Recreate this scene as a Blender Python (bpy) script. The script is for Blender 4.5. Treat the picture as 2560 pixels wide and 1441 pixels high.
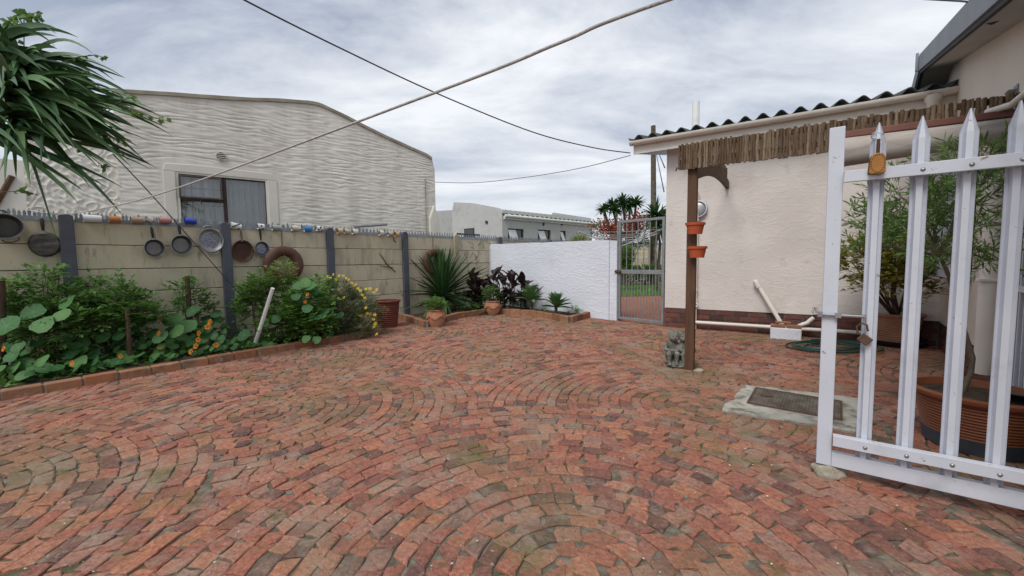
import bpy, bmesh, math, random
from mathutils import Vector, Matrix, noise
for o in list(bpy.data.objects): bpy.data.objects.remove(o)
rnd = random.Random(7)
R = math.radians
scene = bpy.context.scene
COL = scene.collection
# ------------------------------------------------------------------ camera
FPX = 1000.0; CAMH = 1.15                      # focal length in photo pixels, eye height
_p = math.atan(68.5/FPX)
FW = Vector((0, math.cos(_p), -math.sin(_p)))
RT = Vector((1, 0, -0.012)); RT = (RT - FW*RT.dot(FW)).normalized()
UP = RT.cross(FW)
EYE = Vector((0, 0, CAMH))
cam = bpy.data.objects.new('camera', bpy.data.cameras.new('camera')); COL.objects.link(cam)
cam.data.sensor_width = 36; cam.data.lens = 36*FPX/2560; cam.data.clip_start = .05; cam.data.clip_end = 500
cam.matrix_world = Matrix(((RT.x, UP.x, -FW.x, 0), (RT.y, UP.y, -FW.y, 0), (RT.z, UP.z, -FW.z, CAMH), (0, 0, 0, 1)))
scene.camera = cam
# ------------------------------------------------------------------ sky, sun, exposure
SUN_EL, SUN_AZ = R(52), R(215)                 # azimuth clockwise from +Y: behind the camera, to the left
world = bpy.data.worlds.new('World'); scene.world = world; world.use_nodes = True
nt = world.node_tree; nt.nodes.clear(); N = nt.nodes.new; L = nt.links.new
def wm(op, a, b=None, c=None):
    n = N('ShaderNodeMath'); n.operation = op
    for i, v in enumerate((a, b, c)):
        if v is None: continue
        if isinstance(v, (int, float)): n.inputs[i].default_value = v
        else: L(v, n.inputs[i])
    return n.outputs[0]
tc = N('ShaderNodeTexCoord'); sx = N('ShaderNodeSeparateXYZ'); L(tc.outputs['Generated'], sx.inputs[0])
zz = wm('ADD', wm('MAXIMUM', sx.outputs[2], 0.0), 0.16)
cx = N('ShaderNodeCombineXYZ'); L(wm('DIVIDE', sx.outputs[0], zz), cx.inputs[0]); L(wm('DIVIDE', sx.outputs[1], zz), cx.inputs[1])
n1 = N('ShaderNodeTexNoise'); n1.inputs['Scale'].default_value = 1.15; n1.inputs['Detail'].default_value = 9; n1.inputs['Roughness'].default_value = .6; n1.inputs['Distortion'].default_value = .35
mp = N('ShaderNodeMapping'); mp.inputs['Location'].default_value = (3.1, 1.7, 0); mp.inputs['Scale'].default_value = (.75, 1.25, 1); L(cx.outputs[0], mp.inputs[0]); L(mp.outputs[0], n1.inputs['Vector'])
rp = N('ShaderNodeValToRGB'); el = rp.color_ramp.elements
el[0].position = .36; el[0].color = (.32, .37, .47, 1); el[1].position = .64; el[1].color = (.85, .87, .90, 1)
e = el.new(.47); e.color = (.56, .60, .67, 1)
L(n1.outputs['Fac'], rp.inputs[0])
# pale band of cloud low over the horizon
hz = N('ShaderNodeMapRange'); L(sx.outputs[2], hz.inputs[0]); hz.inputs[1].default_value = 0; hz.inputs[2].default_value = .42; hz.inputs[3].default_value = .62; hz.inputs[4].default_value = 0
mxh = N('ShaderNodeMix'); mxh.data_type = 'RGBA'; L(hz.outputs[0], mxh.inputs[0]); L(rp.outputs[0], mxh.inputs[6]); mxh.inputs[7].default_value = (.79, .815, .845, 1)
bgc = N('ShaderNodeBackground'); bgc.inputs[1].default_value = .71; L(mxh.outputs[2], bgc.inputs[0])
sky = N('ShaderNodeTexSky'); sky.sky_type = 'NISHITA'; sky.sun_disc = False; sky.sun_elevation = SUN_EL; sky.sun_rotation = SUN_AZ
bgs = N('ShaderNodeBackground'); bgs.inputs[1].default_value = .1; L(sky.outputs[0], bgs.inputs[0])
mx = N('ShaderNodeMixShader'); mx.inputs[0].default_value = .93; L(bgs.outputs[0], mx.inputs[1]); L(bgc.outputs[0], mx.inputs[2])
wo = N('ShaderNodeOutputWorld'); L(mx.outputs[0], wo.inputs[0])
sl = bpy.data.lights.new('sun', 'SUN'); sl.energy = 1.5; sl.angle = R(28); sl.color = (1, .96, .9)
so = bpy.data.objects.new('sun', sl); COL.objects.link(so); so.location = (-3, -4, 9)
_sd = Vector((math.sin(SUN_AZ)*math.cos(SUN_EL), math.cos(SUN_AZ)*math.cos(SUN_EL), math.sin(SUN_EL)))
so.rotation_euler = (-_sd).to_track_quat('-Z', 'Y').to_euler()
scene.view_settings.view_transform = 'Standard'; scene.view_settings.look = 'None'
scene.view_settings.exposure = 0.70; scene.view_settings.gamma = 1
scene.render.engine = 'CYCLES'; scene.cycles.max_bounces = 8; scene.cycles.use_denoising = True
# ------------------------------------------------------------------ pixel rays
def ray(px, py): return FW + RT*((px-1280)/FPX) - UP*((py-720.5)/FPX)
def gp(px, py, z=0.0):
    d = ray(px, py); return EYE + d*((z-CAMH)/d.z)
def at(px, py, Y):
    d = ray(px, py); return EYE + d*(Y/d.y)
def topx(p):
    d = Vector(p)-EYE; w = d.dot(FW)
    return (1280+FPX*d.dot(RT)/w, 720.5-FPX*d.dot(UP)/w, w)
class Frame:                                    # a wall's own axes: x along it, y away from the court, z up
    def __init__(s, o, d):
        s.o = Vector((o[0], o[1], 0)); s.d = Vector((d[0], d[1], 0)).normalized(); s.n = Vector((-s.d.y, s.d.x, 0))
        s.rz = math.atan2(s.d.y, s.d.x)
        s.M = Matrix.Translation(s.o) @ Matrix.Rotation(s.rz, 4, 'Z')
    def w(s, x, y, z): return s.o + s.d*x + s.n*y + Vector((0, 0, z))
    def hit(s, px, py, off=0.0):
        d = ray(px, py); t = (s.o + s.n*off - EYE).dot(s.n)/d.dot(s.n); p = EYE + d*t
        return ((p-s.o).dot(s.d), p.z)
    def loc(s, p):
        q = Vector(p)-s.o; return (q.dot(s.d), q.dot(s.n))
FB = Frame((-5.25, 4.76), (.657, .754))         # boundary wall
FH = Frame((2.60, 6.78), (.845, -.535))         # low wing of the house
FG2 = Frame(FH.w(3.3, 0, 0)[:2], (-.64, -.77))  # tall wing, coming towards the camera
_u = FB.hit(1222, 600)[0]
_wl = FB.w(_u, 0, 0); FW1 = Frame(_wl[:2], (1.95-_wl.x, 7.47-_wl.y)); WLEN = math.hypot(1.95-_wl.x, 7.47-_wl.y)
# ------------------------------------------------------------------ mesh building
class MB:
    def __init__(s): s.v = []; s.f = []
    def add(s, vs, fs, M=None):
        b = len(s.v)
        s.v += [(M @ Vector(p))[:] if M else tuple(p) for p in vs]
        s.f += [tuple(i+b for i in f) for f in fs]; return s
    def box(s, x0, x1, y0, y1, z0, z1, M=None):
        return s.add([(x0,y0,z0),(x1,y0,z0),(x1,y1,z0),(x0,y1,z0),(x0,y0,z1),(x1,y0,z1),(x1,y1,z1),(x0,y1,z1)],
                     [(0,3,2,1),(4,5,6,7),(0,1,5,4),(1,2,6,5),(2,3,7,6),(3,0,4,7)], M)
    def prism(s, poly, a0, a1, M=None, axis='y'):  # poly is counter-clockwise seen from -axis
        n = len(poly); f = {'y': lambda p, a: (p[0], a, p[1]), 'z': lambda p, a: (p[0], p[1], a), 'x': lambda p, a: (a, p[0], p[1])}[axis]
        vs = [f(p, a0) for p in poly] + [f(p, a1) for p in poly]
        fs = [tuple(range(n)), tuple(range(2*n-1, n-1, -1))] + [(i, n+i, n+(i+1) % n, (i+1) % n) for i in range(n)]
        return s.add(vs, fs, M)
    def tube(s, pts, r, n=8, M=None, cap=True):
        pts = [Vector(p) for p in pts]; m = len(pts); rr = r if isinstance(r, (list, tuple)) else [r]*m
        vs = []; ref = None
        for i, p in enumerate(pts):
            t = (pts[min(i+1, m-1)]-pts[max(i-1, 0)])
            if t.length < 1e-9: t = Vector((0, 0, 1))
            t.normalize()
            if ref is None: ref = t.orthogonal().normalized()
            ref = (ref - t*ref.dot(t)); ref = ref.normalized() if ref.length > 1e-6 else t.orthogonal().normalized()
            b = t.cross(ref)
            for k in range(n):
                a = 2*math.pi*k/n; vs.append(p + (ref*math.cos(a)+b*math.sin(a))*rr[i])
        fs = [(i*n+k, i*n+(k+1) % n, (i+1)*n+(k+1) % n, (i+1)*n+k) for i in range(m-1) for k in range(n)]
        if cap: fs += [tuple(range(n-1, -1, -1)), tuple((m-1)*n+k for k in range(n))]
        return s.add(vs, fs, M)
    def lathe(s, prof, n=20, M=None, fn=None, caps=False):
        vs = []; m = len(prof)
        for i, (r, z) in enumerate(prof):
            for k in range(n):
                a = 2*math.pi*k/n; q = fn(a, r, z) if fn else r
                vs.append((q*math.cos(a), q*math.sin(a), z))
        fs = [(i*n+k, i*n+(k+1) % n, (i+1)*n+(k+1) % n, (i+1)*n+k) for i in range(m-1) for k in range(n)]
        if caps and prof[0][0] > 1e-4: fs.append(tuple(range(n-1, -1, -1)))
        if caps and prof[-1][0] > 1e-4: fs.append(tuple((m-1)*n+k for k in range(n)))
        return s.add(vs, fs, M)
    def build(s, name, mat, parent=None, smooth=0, kind=None, bevel=0, world=False, label=None):
        vs = s.v
        if world and parent is not None:
            inv = parent.matrix_basis.inverted(); vs = [(inv @ Vector(p))[:] for p in vs]
        me = bpy.data.meshes.new(name); me.from_pydata(vs, [], s.f); me.update()
        if smooth:
            me.shade_smooth(); me.set_sharp_from_angle(angle=R(smooth))
        me.materials.append(mat)
        o = bpy.data.objects.new(name, me); COL.objects.link(o)
        if parent is not None: o.parent = parent
        if kind: o['kind'] = kind
        if label: o['label'] = label
        if bevel:
            b = o.modifiers.new('bevel', 'BEVEL'); b.width = bevel; b.segments = 2; b.limit_method = 'ANGLE'; b.angle_limit = R(40)
        return o
def thing(name, label, cat, loc=(0, 0, 0), rz=0.0, group=None, frame=None):
    o = bpy.data.objects.new(name, None); COL.objects.link(o); o.empty_display_size = .1
    if frame: loc, rz = frame.w(*loc), frame.rz
    o.matrix_basis = Matrix.Translation(Vector(loc)) @ Matrix.Rotation(rz, 4, 'Z')
    return tag(o, label, cat, group)
def tag(o, label, cat, group=None):
    o['label'] = label; o['category'] = cat
    if group: o['group'] = group
    return o
def solo(o, label, cat, group=None, org=None):      # one-mesh thing built in world space: move its origin to its base
    if org is None:
        vs = [v.co for v in o.data.vertices]; zs = min(v.z for v in vs)
        org = Vector((sum(v.x for v in vs)/len(vs), sum(v.y for v in vs)/len(vs), zs))
    o.data.transform(Matrix.Translation(-Vector(org))); o.location = org
    return tag(o, label, cat, group)
def struct(o): o['kind'] = 'structure'; return o
def inst(src, name, parent, M):                     # a copy sharing mesh data
    o = bpy.data.objects.new(name, src if not hasattr(src, 'data') else src.data); COL.objects.link(o); o.parent = parent; o.matrix_basis = M; return o
# ------------------------------------------------------------------ materials
def mat(name, stops, rough=.8, scale=6.0, detail=6, bump=0.0, bscale=None, spec=.3, metal=0.0, rand=0.0, translucent=0.0,
        stain=None, stain_scale=2.0, stain_rng=(.5, .7), stain2=None, stain2_scale=9.0, stain2_rng=(.55, .7), stretch=(1, 1, 1), bdist=.01, hook=None, bstretch=None):
    """stops: colours of a ramp driven by noise (and by a per-piece random shift `rand`)."""
    m = bpy.data.materials.new(name); m.use_nodes = True; t = m.node_tree; t.nodes.clear()
    n = t.nodes.new; l = t.links.new
    out = n('ShaderNodeOutputMaterial'); b = n('ShaderNodeBsdfPrincipled')
    b.inputs['Roughness'].default_value = rough; b.inputs['Metallic'].default_value = metal; b.inputs['Specular IOR Level'].default_value = spec
    tc = n('ShaderNodeTexCoord'); mp = n('ShaderNodeMapping'); mp.inputs['Scale'].default_value = stretch; l(tc.outputs['Object'], mp.inputs[0])
    oi = n('ShaderNodeObjectInfo'); ge = n('ShaderNodeNewGeometry')
    def math_(op, x, y):
        k = n('ShaderNodeMath'); k.operation = op
        for i, v in enumerate((x, y)):
            if isinstance(v, (int, float)): k.inputs[i].default_value = v
            else: l(v, k.inputs[i])
        return k.outputs[0]
    rf = math_('FRACT', math_('ADD', oi.outputs['Random'], ge.outputs['Random Per Island']), 0)
    if rand:      # shift the noise so alike pieces differ
        vm = n('ShaderNodeVectorMath'); vm.operation = 'ADD'; l(mp.outputs[0], vm.inputs[0])
        cv = n('ShaderNodeCombineXYZ'); l(math_('MULTIPLY', rf, 37.0), cv.inputs[0]); l(math_('MULTIPLY', rf, 91.0), cv.inputs[2]); l(cv.outputs[0], vm.inputs[1]); vec = vm.outputs[0]
    else: vec = mp.outputs[0]
    nz = n('ShaderNodeTexNoise'); nz.inputs['Scale'].default_value = scale; nz.inputs['Detail'].default_value = detail; nz.inputs['Roughness'].default_value = .6; l(vec, nz.inputs['Vector'])
    fac = nz.outputs['Fac']
    if rand: fac = math_('ADD', math_('MULTIPLY', fac, 1-rand), math_('MULTIPLY', rf, rand))
    rp = n('ShaderNodeValToRGB'); el = rp.color_ramp.elements
    k = len(stops); lo, hi = (.3, .7) if not rand else (.3*(1-rand), .7*(1-rand)+rand)
    while len(el) < k: el.new(.5)
    for i, c in enumerate(stops):
        el[i].position = lo+(hi-lo)*i/max(1, k-1); el[i].color = (*c, 1)
    l(fac, rp.inputs[0]); col = rp.outputs[0]
    def overlay(col, c, sc, rng):
        q = n('ShaderNodeTexNoise'); q.inputs['Scale'].default_value = sc; q.inputs['Detail'].default_value = 7; q.inputs['Roughness'].default_value = .62; l(tc.outputs['Object'], q.inputs['Vector'])
        if rand: l(vec, q.inputs['Vector'])
        mr = n('ShaderNodeMapRange'); mr.inputs[1].default_value = rng[0]; mr.inputs[2].default_value = rng[1]; l(q.outputs['Fac'], mr.inputs[0])
        amt = math_('MULTIPLY', mr.outputs[0], c[3] if len(c) > 3 else 1.0)
        x = n('ShaderNodeMix'); x.data_type = 'RGBA'; l(amt, x.inputs[0]); l(col, x.inputs[6]); x.inputs[7].default_value = (*c[:3], 1)
        return x.outputs[2]
    if stain: col = overlay(col, stain, stain_scale, stain_rng)
    if stain2: col = overlay(col, stain2, stain2_scale, stain2_rng)
    if hook: col = hook(n, l, math_, tc, col, b, rf)
    l(col, b.inputs['Base Color'])
    if bump and 'Normal' not in [x.to_socket.name for x in t.links]:
        bz = n('ShaderNodeTexNoise'); bz.inputs['Scale'].default_value = bscale or scale*4; bz.inputs['Detail'].default_value = 6; bz.inputs['Roughness'].default_value = .65
        if bstretch:
            m2 = n('ShaderNodeMapping'); m2.inputs['Scale'].default_value = bstretch; l(vec, m2.inputs[0]); l(m2.outputs[0], bz.inputs['Vector'])
        else: l(vec, bz.inputs['Vector'])
        bu = n('ShaderNodeBump'); bu.inputs['Strength'].default_value = bump; bu.inputs['Distance'].default_value = bdist; l(bz.outputs['Fac'], bu.inputs['Height']); l(bu.outputs[0], b.inputs['Normal'])
    sh = b.outputs[0]
    if translucent:
        tr = n('ShaderNodeBsdfTranslucent'); l(col, tr.inputs[0]); ms = n('ShaderNodeMixShader'); ms.inputs[0].default_value = translucent
        l(sh, ms.inputs[1]); l(tr.outputs[0], ms.inputs[2]); sh = ms.outputs[0]
    l(sh, out.inputs[0])
    return m
M = {}
def moss_patches(n, l, math_, tc, col, b, rf):      # lichen and moss lie over several bricks at once (world-sized patches)
    ge = n('ShaderNodeNewGeometry')
    fz = n('ShaderNodeTexNoise'); fz.inputs['Scale'].default_value = 48; fz.inputs['Detail'].default_value = 9; fz.inputs['Roughness'].default_value = .72; l(ge.outputs['Position'], fz.inputs['Vector'])
    fm = n('ShaderNodeMapRange'); fm.inputs[1].default_value = .32; fm.inputs[2].default_value = .68; fm.inputs[3].default_value = .55; fm.inputs[4].default_value = 1.3; l(fz.outputs['Fac'], fm.inputs[0])
    fv = n('ShaderNodeVectorMath'); fv.operation = 'SCALE'; l(col, fv.inputs[0]); l(fm.outputs[0], fv.inputs['Scale']); col = fv.outputs[0]
    for sc, lo, hi, c, amt, seed in ((.8,.48,.66,(.165,.14,.075),.72,0), (2.2,.52,.68,(.28,.24,.18),.66,5), (8,.55,.68,(.30,.25,.19),.6,21), (30,.62,.70,(.42,.39,.34),.7,9), (60,.60,.66,(.06,.045,.035),.7,3), (1.5,.565,.69,(.13,.13,.045),.8,17), (5,.60,.68,(.09,.095,.03),.7,31)):
        mp = n('ShaderNodeMapping'); mp.inputs['Location'].default_value = (seed, seed*.7, 0); l(ge.outputs['Position'], mp.inputs[0])
        q = n('ShaderNodeTexNoise'); q.inputs['Scale'].default_value = sc; q.inputs['Detail'].default_value = 8; q.inputs['Roughness'].default_value = .66; l(mp.outputs[0], q.inputs['Vector'])
        mr = n('ShaderNodeMapRange'); mr.inputs[1].default_value = lo; mr.inputs[2].default_value = hi; l(q.outputs['Fac'], mr.inputs[0])
        x = n('ShaderNodeMix'); x.data_type = 'RGBA'; l(math_('MULTIPLY', mr.outputs[0], amt), x.inputs[0]); l(col, x.inputs[6]); x.inputs[7].default_value = (*c, 1); col = x.outputs[2]
    return col
M['paver'] = mat('paver', [(.06,.052,.056),(.20,.095,.075),(.31,.125,.09),(.365,.143,.096),(.29,.12,.09),(.41,.175,.105),(.37,.18,.13),(.29,.17,.13),(.065,.057,.062)], .92, 11, 8, bump=.9, bscale=34, bdist=.016, rand=.74, spec=.18, hook=moss_patches)
M['joint'] = mat('joint', [(.06,.052,.036),(.13,.112,.082),(.26,.23,.185)], .95, 14, 9, bump=.6, bscale=80, stain=(.075,.085,.03,.85), stain_scale=1.3, stain_rng=(.5,.66))
M['kerb_brick'] = mat('kerb_brick', [(.15,.075,.045),(.30,.12,.06),(.33,.16,.085),(.22,.13,.085)], .9, 9, 7, bump=.6, bscale=40, rand=.6, spec=.2, stain=(.10,.095,.075,.8), stain_scale=6, stain_rng=(.5,.68), stain2=(.36,.33,.28,.6), stain2_scale=13, stain2_rng=(.58,.7))
M['plinth_brick'] = mat('plinth_brick', [(.055,.035,.035),(.115,.05,.042),(.17,.065,.048),(.085,.05,.048)], .85, 9, 6, bump=.4, bscale=40, rand=.7, spec=.25, stain=(.24,.19,.17,.5), stain_scale=14, stain_rng=(.56,.72))
M['mortar'] = mat('mortar', [(.10,.085,.075),(.2,.175,.155)], .95, 20, 5, bump=.4)
M['soil'] = mat('soil', [(.025,.018,.012),(.07,.048,.032),(.11,.08,.055)], .95, 14, 8, bump=.9, bscale=40, bdist=.03)
M['concrete'] = mat('concrete', [(.20,.19,.165),(.36,.345,.30),(.46,.44,.39)], .92, 7, 9, bump=.6, bscale=60, stain=(.13,.125,.095,.9), stain_scale=9, stain_rng=(.52,.64))
M['earth'] = mat('earth', [(.13,.11,.075),(.20,.17,.12)], .95, .6, 8)
M['lawn'] = mat('lawn', [(.035,.085,.015),(.075,.155,.03),(.12,.20,.05)], .9, 9, 8, bump=.8, bscale=60, bdist=.03)
M['far_paving'] = mat('far_paving', [(.17,.075,.05),(.29,.125,.085),(.33,.16,.115)], .9, 10, 8, bump=.4, bscale=14)
# plaster with trowel ridges
def ridges(scale, stretch, strength, dist, dcol=None):
    def hook(n, l, math_, tc, col, b, rf):
        mp = n('ShaderNodeMapping'); mp.inputs['Scale'].default_value = stretch; l(tc.outputs['Object'], mp.inputs[0])
        q = n('ShaderNodeTexNoise'); q.inputs['Scale'].default_value = scale; q.inputs['Detail'].default_value = 2.5; q.inputs['Roughness'].default_value = .5; q.inputs['Distortion'].default_value = 1.1; l(mp.outputs[0], q.inputs['Vector'])
        d1 = math_('ABSOLUTE', math_('SUBTRACT', q.outputs['Fac'], .5), 0)
        mr = n('ShaderNodeMapRange'); mr.inputs[1].default_value = 0; mr.inputs[2].default_value = .055; l(d1, mr.inputs[0])
        q2 = n('ShaderNodeTexNoise'); q2.inputs['Scale'].default_value = scale*2.2; q2.inputs['Detail'].default_value = 5; l(mp.outputs[0], q2.inputs['Vector'])
        h = math_('ADD', math_('MULTIPLY', mr.outputs[0], -.6), math_('MULTIPLY', q2.outputs['Fac'], .8))
        bu = n('ShaderNodeBump'); bu.inputs['Strength'].default_value = strength; bu.inputs['Distance'].default_value = dist; l(h, bu.inputs['Height']); l(bu.outputs[0], b.inputs['Normal'])
        return col
    return hook
M['house_plaster'] = mat('house_plaster', [(.58,.535,.505),(.65,.605,.575),(.69,.645,.615)], .9, .9, 8, bump=1, hook=ridges(3.4, (1,1,1.9), .21, .015), stain=(.47,.42,.36,.6), stain_scale=1.1, stain_rng=(.56,.75), stain2=(.42,.37,.31,.6), stain2_scale=5, stain2_rng=(.6,.74))
M['wing_plaster'] = mat('wing_plaster', [(.60,.54,.475),(.68,.615,.55)], .9, .9, 8, bump=1, hook=ridges(3.4, (1,1,1.9), .2, .014), stain=(.40,.35,.29,.6), stain_scale=1.3, stain_rng=(.56,.75))
M['white_plaster'] = mat('white_plaster', [(.62,.65,.725),(.69,.715,.785)], .75, .8, 8, bump=1, hook=ridges(3.0, (1,1,2.6), .34, .016), stain=(.47,.48,.50,.6), stain_scale=1.6, stain_rng=(.55,.78), stain2=(.42,.42,.41,.6), stain2_scale=8, stain2_rng=(.62,.74))
M['beige_panel'] = mat('beige_panel', [(.42,.375,.265),(.52,.47,.345),(.58,.53,.405)], .92, 1.6, 9, bump=.35, bscale=30, rand=.25, stretch=(2.0,1,.5), stain=(.22,.20,.145,.8), stain_scale=2.2, stain_rng=(.52,.74), stain2=(.14,.13,.10,.75), stain2_scale=6, stain2_rng=(.60,.74))
M['beige_post'] = mat('beige_post', [(.30,.265,.18),(.40,.36,.26)], .92, 4, 8, bump=.3, bscale=40)
M['grey_post'] = mat('grey_post', [(.062,.068,.085),(.085,.092,.115),(.10,.105,.13)], .75, 5, 7, bump=.3, bscale=60, stain=(.16,.16,.16,.4), stain_scale=12, stain_rng=(.62,.75))
M['galv'] = mat('galv', [(.14,.165,.19),(.22,.25,.28),(.34,.37,.40)], .5, 12, 4, metal=.3, spec=.5, rand=.3)
M['gate_galv'] = mat('gate_galv', [(.20,.215,.23),(.30,.315,.33)], .55, 9, 5, metal=.3, spec=.4)
M['white_paint'] = mat('white_paint', [(.50,.53,.60),(.58,.605,.67)], .45, 3, 7, bump=.12, bscale=50, spec=.4, stain=(.24,.17,.12,.85), stain_scale=24, stain_rng=(.655,.70), stain2=(.38,.39,.43,.6), stain2_scale=4, stain2_rng=(.56,.75))
M['white_pvc'] = mat('white_pvc', [(.66,.62,.56),(.74,.70,.64)], .5, 4, 5, spec=.4, stain=(.4,.36,.3,.4), stain_scale=9, stain_rng=(.6,.75))
M['white_pipe'] = mat('white_pipe', [(.72,.73,.72),(.8,.8,.79)], .45, 4, 5, spec=.4, stain=(.4,.4,.36,.4), stain_scale=9, stain_rng=(.6,.75))
M['grey_fascia'] = mat('grey_fascia', [(.20,.215,.24),(.26,.28,.31)], .6, 3, 6, spec=.3)
M['dark_gap'] = mat('dark_gap', [(.03,.032,.036),(.05,.052,.056)], .8, 5, 3)
M['soffit'] = mat('soffit', [(.34,.34,.33),(.42,.41,.39)], .9, 2, 6)
M['roof_sheet'] = mat('roof_sheet', [(.03,.036,.034),(.055,.062,.058),(.08,.088,.08)], .85, 5, 8, bump=.2, bscale=40)
M['wood_brown'] = mat('wood_brown', [(.055,.028,.015),(.10,.05,.028),(.125,.068,.038)], .7, 3, 7, bump=.35, bscale=26, stretch=(8,8,.8), spec=.3)
M['stick'] = mat('stick', [(.055,.034,.02),(.12,.078,.048),(.19,.135,.088),(.28,.215,.15)], .85, 6, 7, bump=.4, bscale=30, rand=.45, stretch=(6,6,1), stain=(.05,.03,.018,.8), stain_scale=16, stain_rng=(.6,.68))
M['stake'] = mat('stake', [(.05,.032,.02),(.10,.068,.042)], .85, 6, 6, bump=.3, stretch=(6,6,1))
M['alu'] = mat('alu', [(.20,.20,.20),(.29,.29,.295),(.38,.38,.39)], .5, 14, 6, metal=.55, spec=.5, bump=.1, bscale=70, rand=.2)
M['alu_mid'] = mat('alu_mid', [(.14,.14,.137),(.20,.20,.197),(.28,.28,.278)], .5, 9, 7, metal=.3, spec=.4, rand=.2)  # pan floors, kept lighter than the bowls' painted-in shade
M['alu_dark'] = mat('alu_dark', [(.05,.05,.048),(.085,.085,.082),(.13,.13,.128)], .5, 7, 7, metal=.3, spec=.5, rand=.2)  # pan bowls: shade of the inner walls is put into this darker colour
M['alu_scratched'] = mat('alu_scratched', [(.10,.11,.14),(.24,.255,.30),(.48,.50,.55)], .55, 26, 9, metal=.4, stretch=(1,1,3))
M['sooty'] = mat('sooty', [(.035,.032,.028),(.09,.085,.075),(.19,.18,.165)], .6, 9, 8, metal=.3, stretch=(1,1,3))
M['black_plastic'] = mat('black_plastic', [(.012,.012,.013),(.025,.025,.027)], .45, 8, 4, spec=.4)
M['blue_pan'] = mat('blue_pan', [(.03,.035,.06),(.05,.055,.09)], .4, 8, 4, spec=.5)
M['rust_pan'] = mat('rust_pan', [(.045,.022,.015),(.075,.036,.025),(.10,.05,.035)], .65, 9, 7, spec=.3)
M['old_wood'] = mat('old_wood', [(.12,.075,.055),(.22,.15,.12)], .8, 9, 6)
M['brown_ring'] = mat('brown_ring', [(.065,.03,.02),(.105,.05,.034),(.14,.072,.05)], .6, 5, 7, spec=.3, bump=.15)
M['terracotta'] = mat('terracotta', [(.30,.13,.07),(.42,.20,.115),(.47,.25,.155)], .85, 5, 8, bump=.25, bscale=60, stain=(.5,.38,.29,.5), stain_scale=6, stain_rng=(.55,.72))
M['terra_clay'] = mat('terra_clay', [(.30,.14,.09),(.40,.205,.135)], .8, 5, 7, bump=.2, bscale=60)
M['terra_plastic'] = mat('terra_plastic', [(.19,.062,.026),(.24,.08,.034)], .6, 4, 5, spec=.35)
M['red_pot'] = mat('red_pot', [(.115,.028,.02),(.16,.042,.03)], .65, 5, 6, spec=.3)
M['orange_plastic'] = mat('orange_plastic', [(.38,.075,.028),(.46,.095,.035)], .55, 4, 4, spec=.35)
M['slate_plastic'] = mat('slate_plastic', [(.035,.042,.055),(.06,.07,.088)], .55, 5, 4, spec=.35)
M['stone'] = mat('stone', [(.06,.058,.048),(.17,.165,.14),(.29,.28,.245)], .92, 12, 9, bump=.7, bscale=60, stain=(.04,.04,.025,.8), stain_scale=8, stain_rng=(.5,.68))
M['pale_stone'] = mat('pale_stone', [(.18,.155,.11),(.38,.35,.28),(.46,.43,.36)], .92, 14, 9, bump=.8, bscale=40)
M['rope'] = mat('rope', [(.36,.36,.35),(.50,.50,.485)], .9, 60, 4, bump=.6, bscale=120)
M['cable'] = mat('cable', [(.03,.032,.035),(.06,.062,.068)], .6, 8, 3)
M['grey_wire'] = mat('grey_wire', [(.4,.41,.43),(.55,.56,.58)], .5, 8, 3)
M['leather'] = mat('leather', [(.28,.12,.025),(.40,.19,.05)], .6, 14, 6, bump=.2)
M['dark_leather'] = mat('dark_leather', [(.05,.025,.012),(.09,.045,.02)], .6, 14, 6)
M['steel'] = mat('steel', [(.25,.26,.27),(.42,.43,.44)], .4, 14, 6, metal=.7)
M['rust'] = mat('rust', [(.07,.04,.028),(.13,.075,.05)], .8, 20, 7, bump=.3)
M['iron_cover'] = mat('iron_cover', [(.065,.055,.045),(.12,.10,.08),(.19,.165,.135)], .7, 9, 8, metal=.2, bump=.3)
M['hose'] = mat('hose', [(.008,.04,.033),(.015,.065,.055)], .5, 5, 3, spec=.4)
M['shade_cloth'] = mat('shade_cloth', [(.30,.265,.235),(.43,.39,.355),(.50,.46,.42)], .9, 5, 8, bump=.5, bscale=120, stretch=(.5,3,3))
M['rail_brown'] = mat('rail_brown', [(.15,.065,.05),(.20,.09,.068)], .7, 6, 5)
M['clear_mesh'] = mat('clear_mesh', [(.30,.31,.32),(.55,.56,.57)], .4, 60, 3, metal=.4, stretch=(1,1,4))
M['glass'] = mat('glass', [(.025,.028,.032),(.04,.045,.05)], .06, 2, 2, spec=.8)
M['window_frame'] = mat('window_frame', [(.035,.024,.02),(.065,.045,.038)], .6, 12, 6, stain=(.25,.22,.2,.4), stain_scale=20, stain_rng=(.62,.72))
M['white_frame'] = mat('white_frame', [(.6,.6,.6),(.7,.7,.7)], .6, 5, 4)
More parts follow.
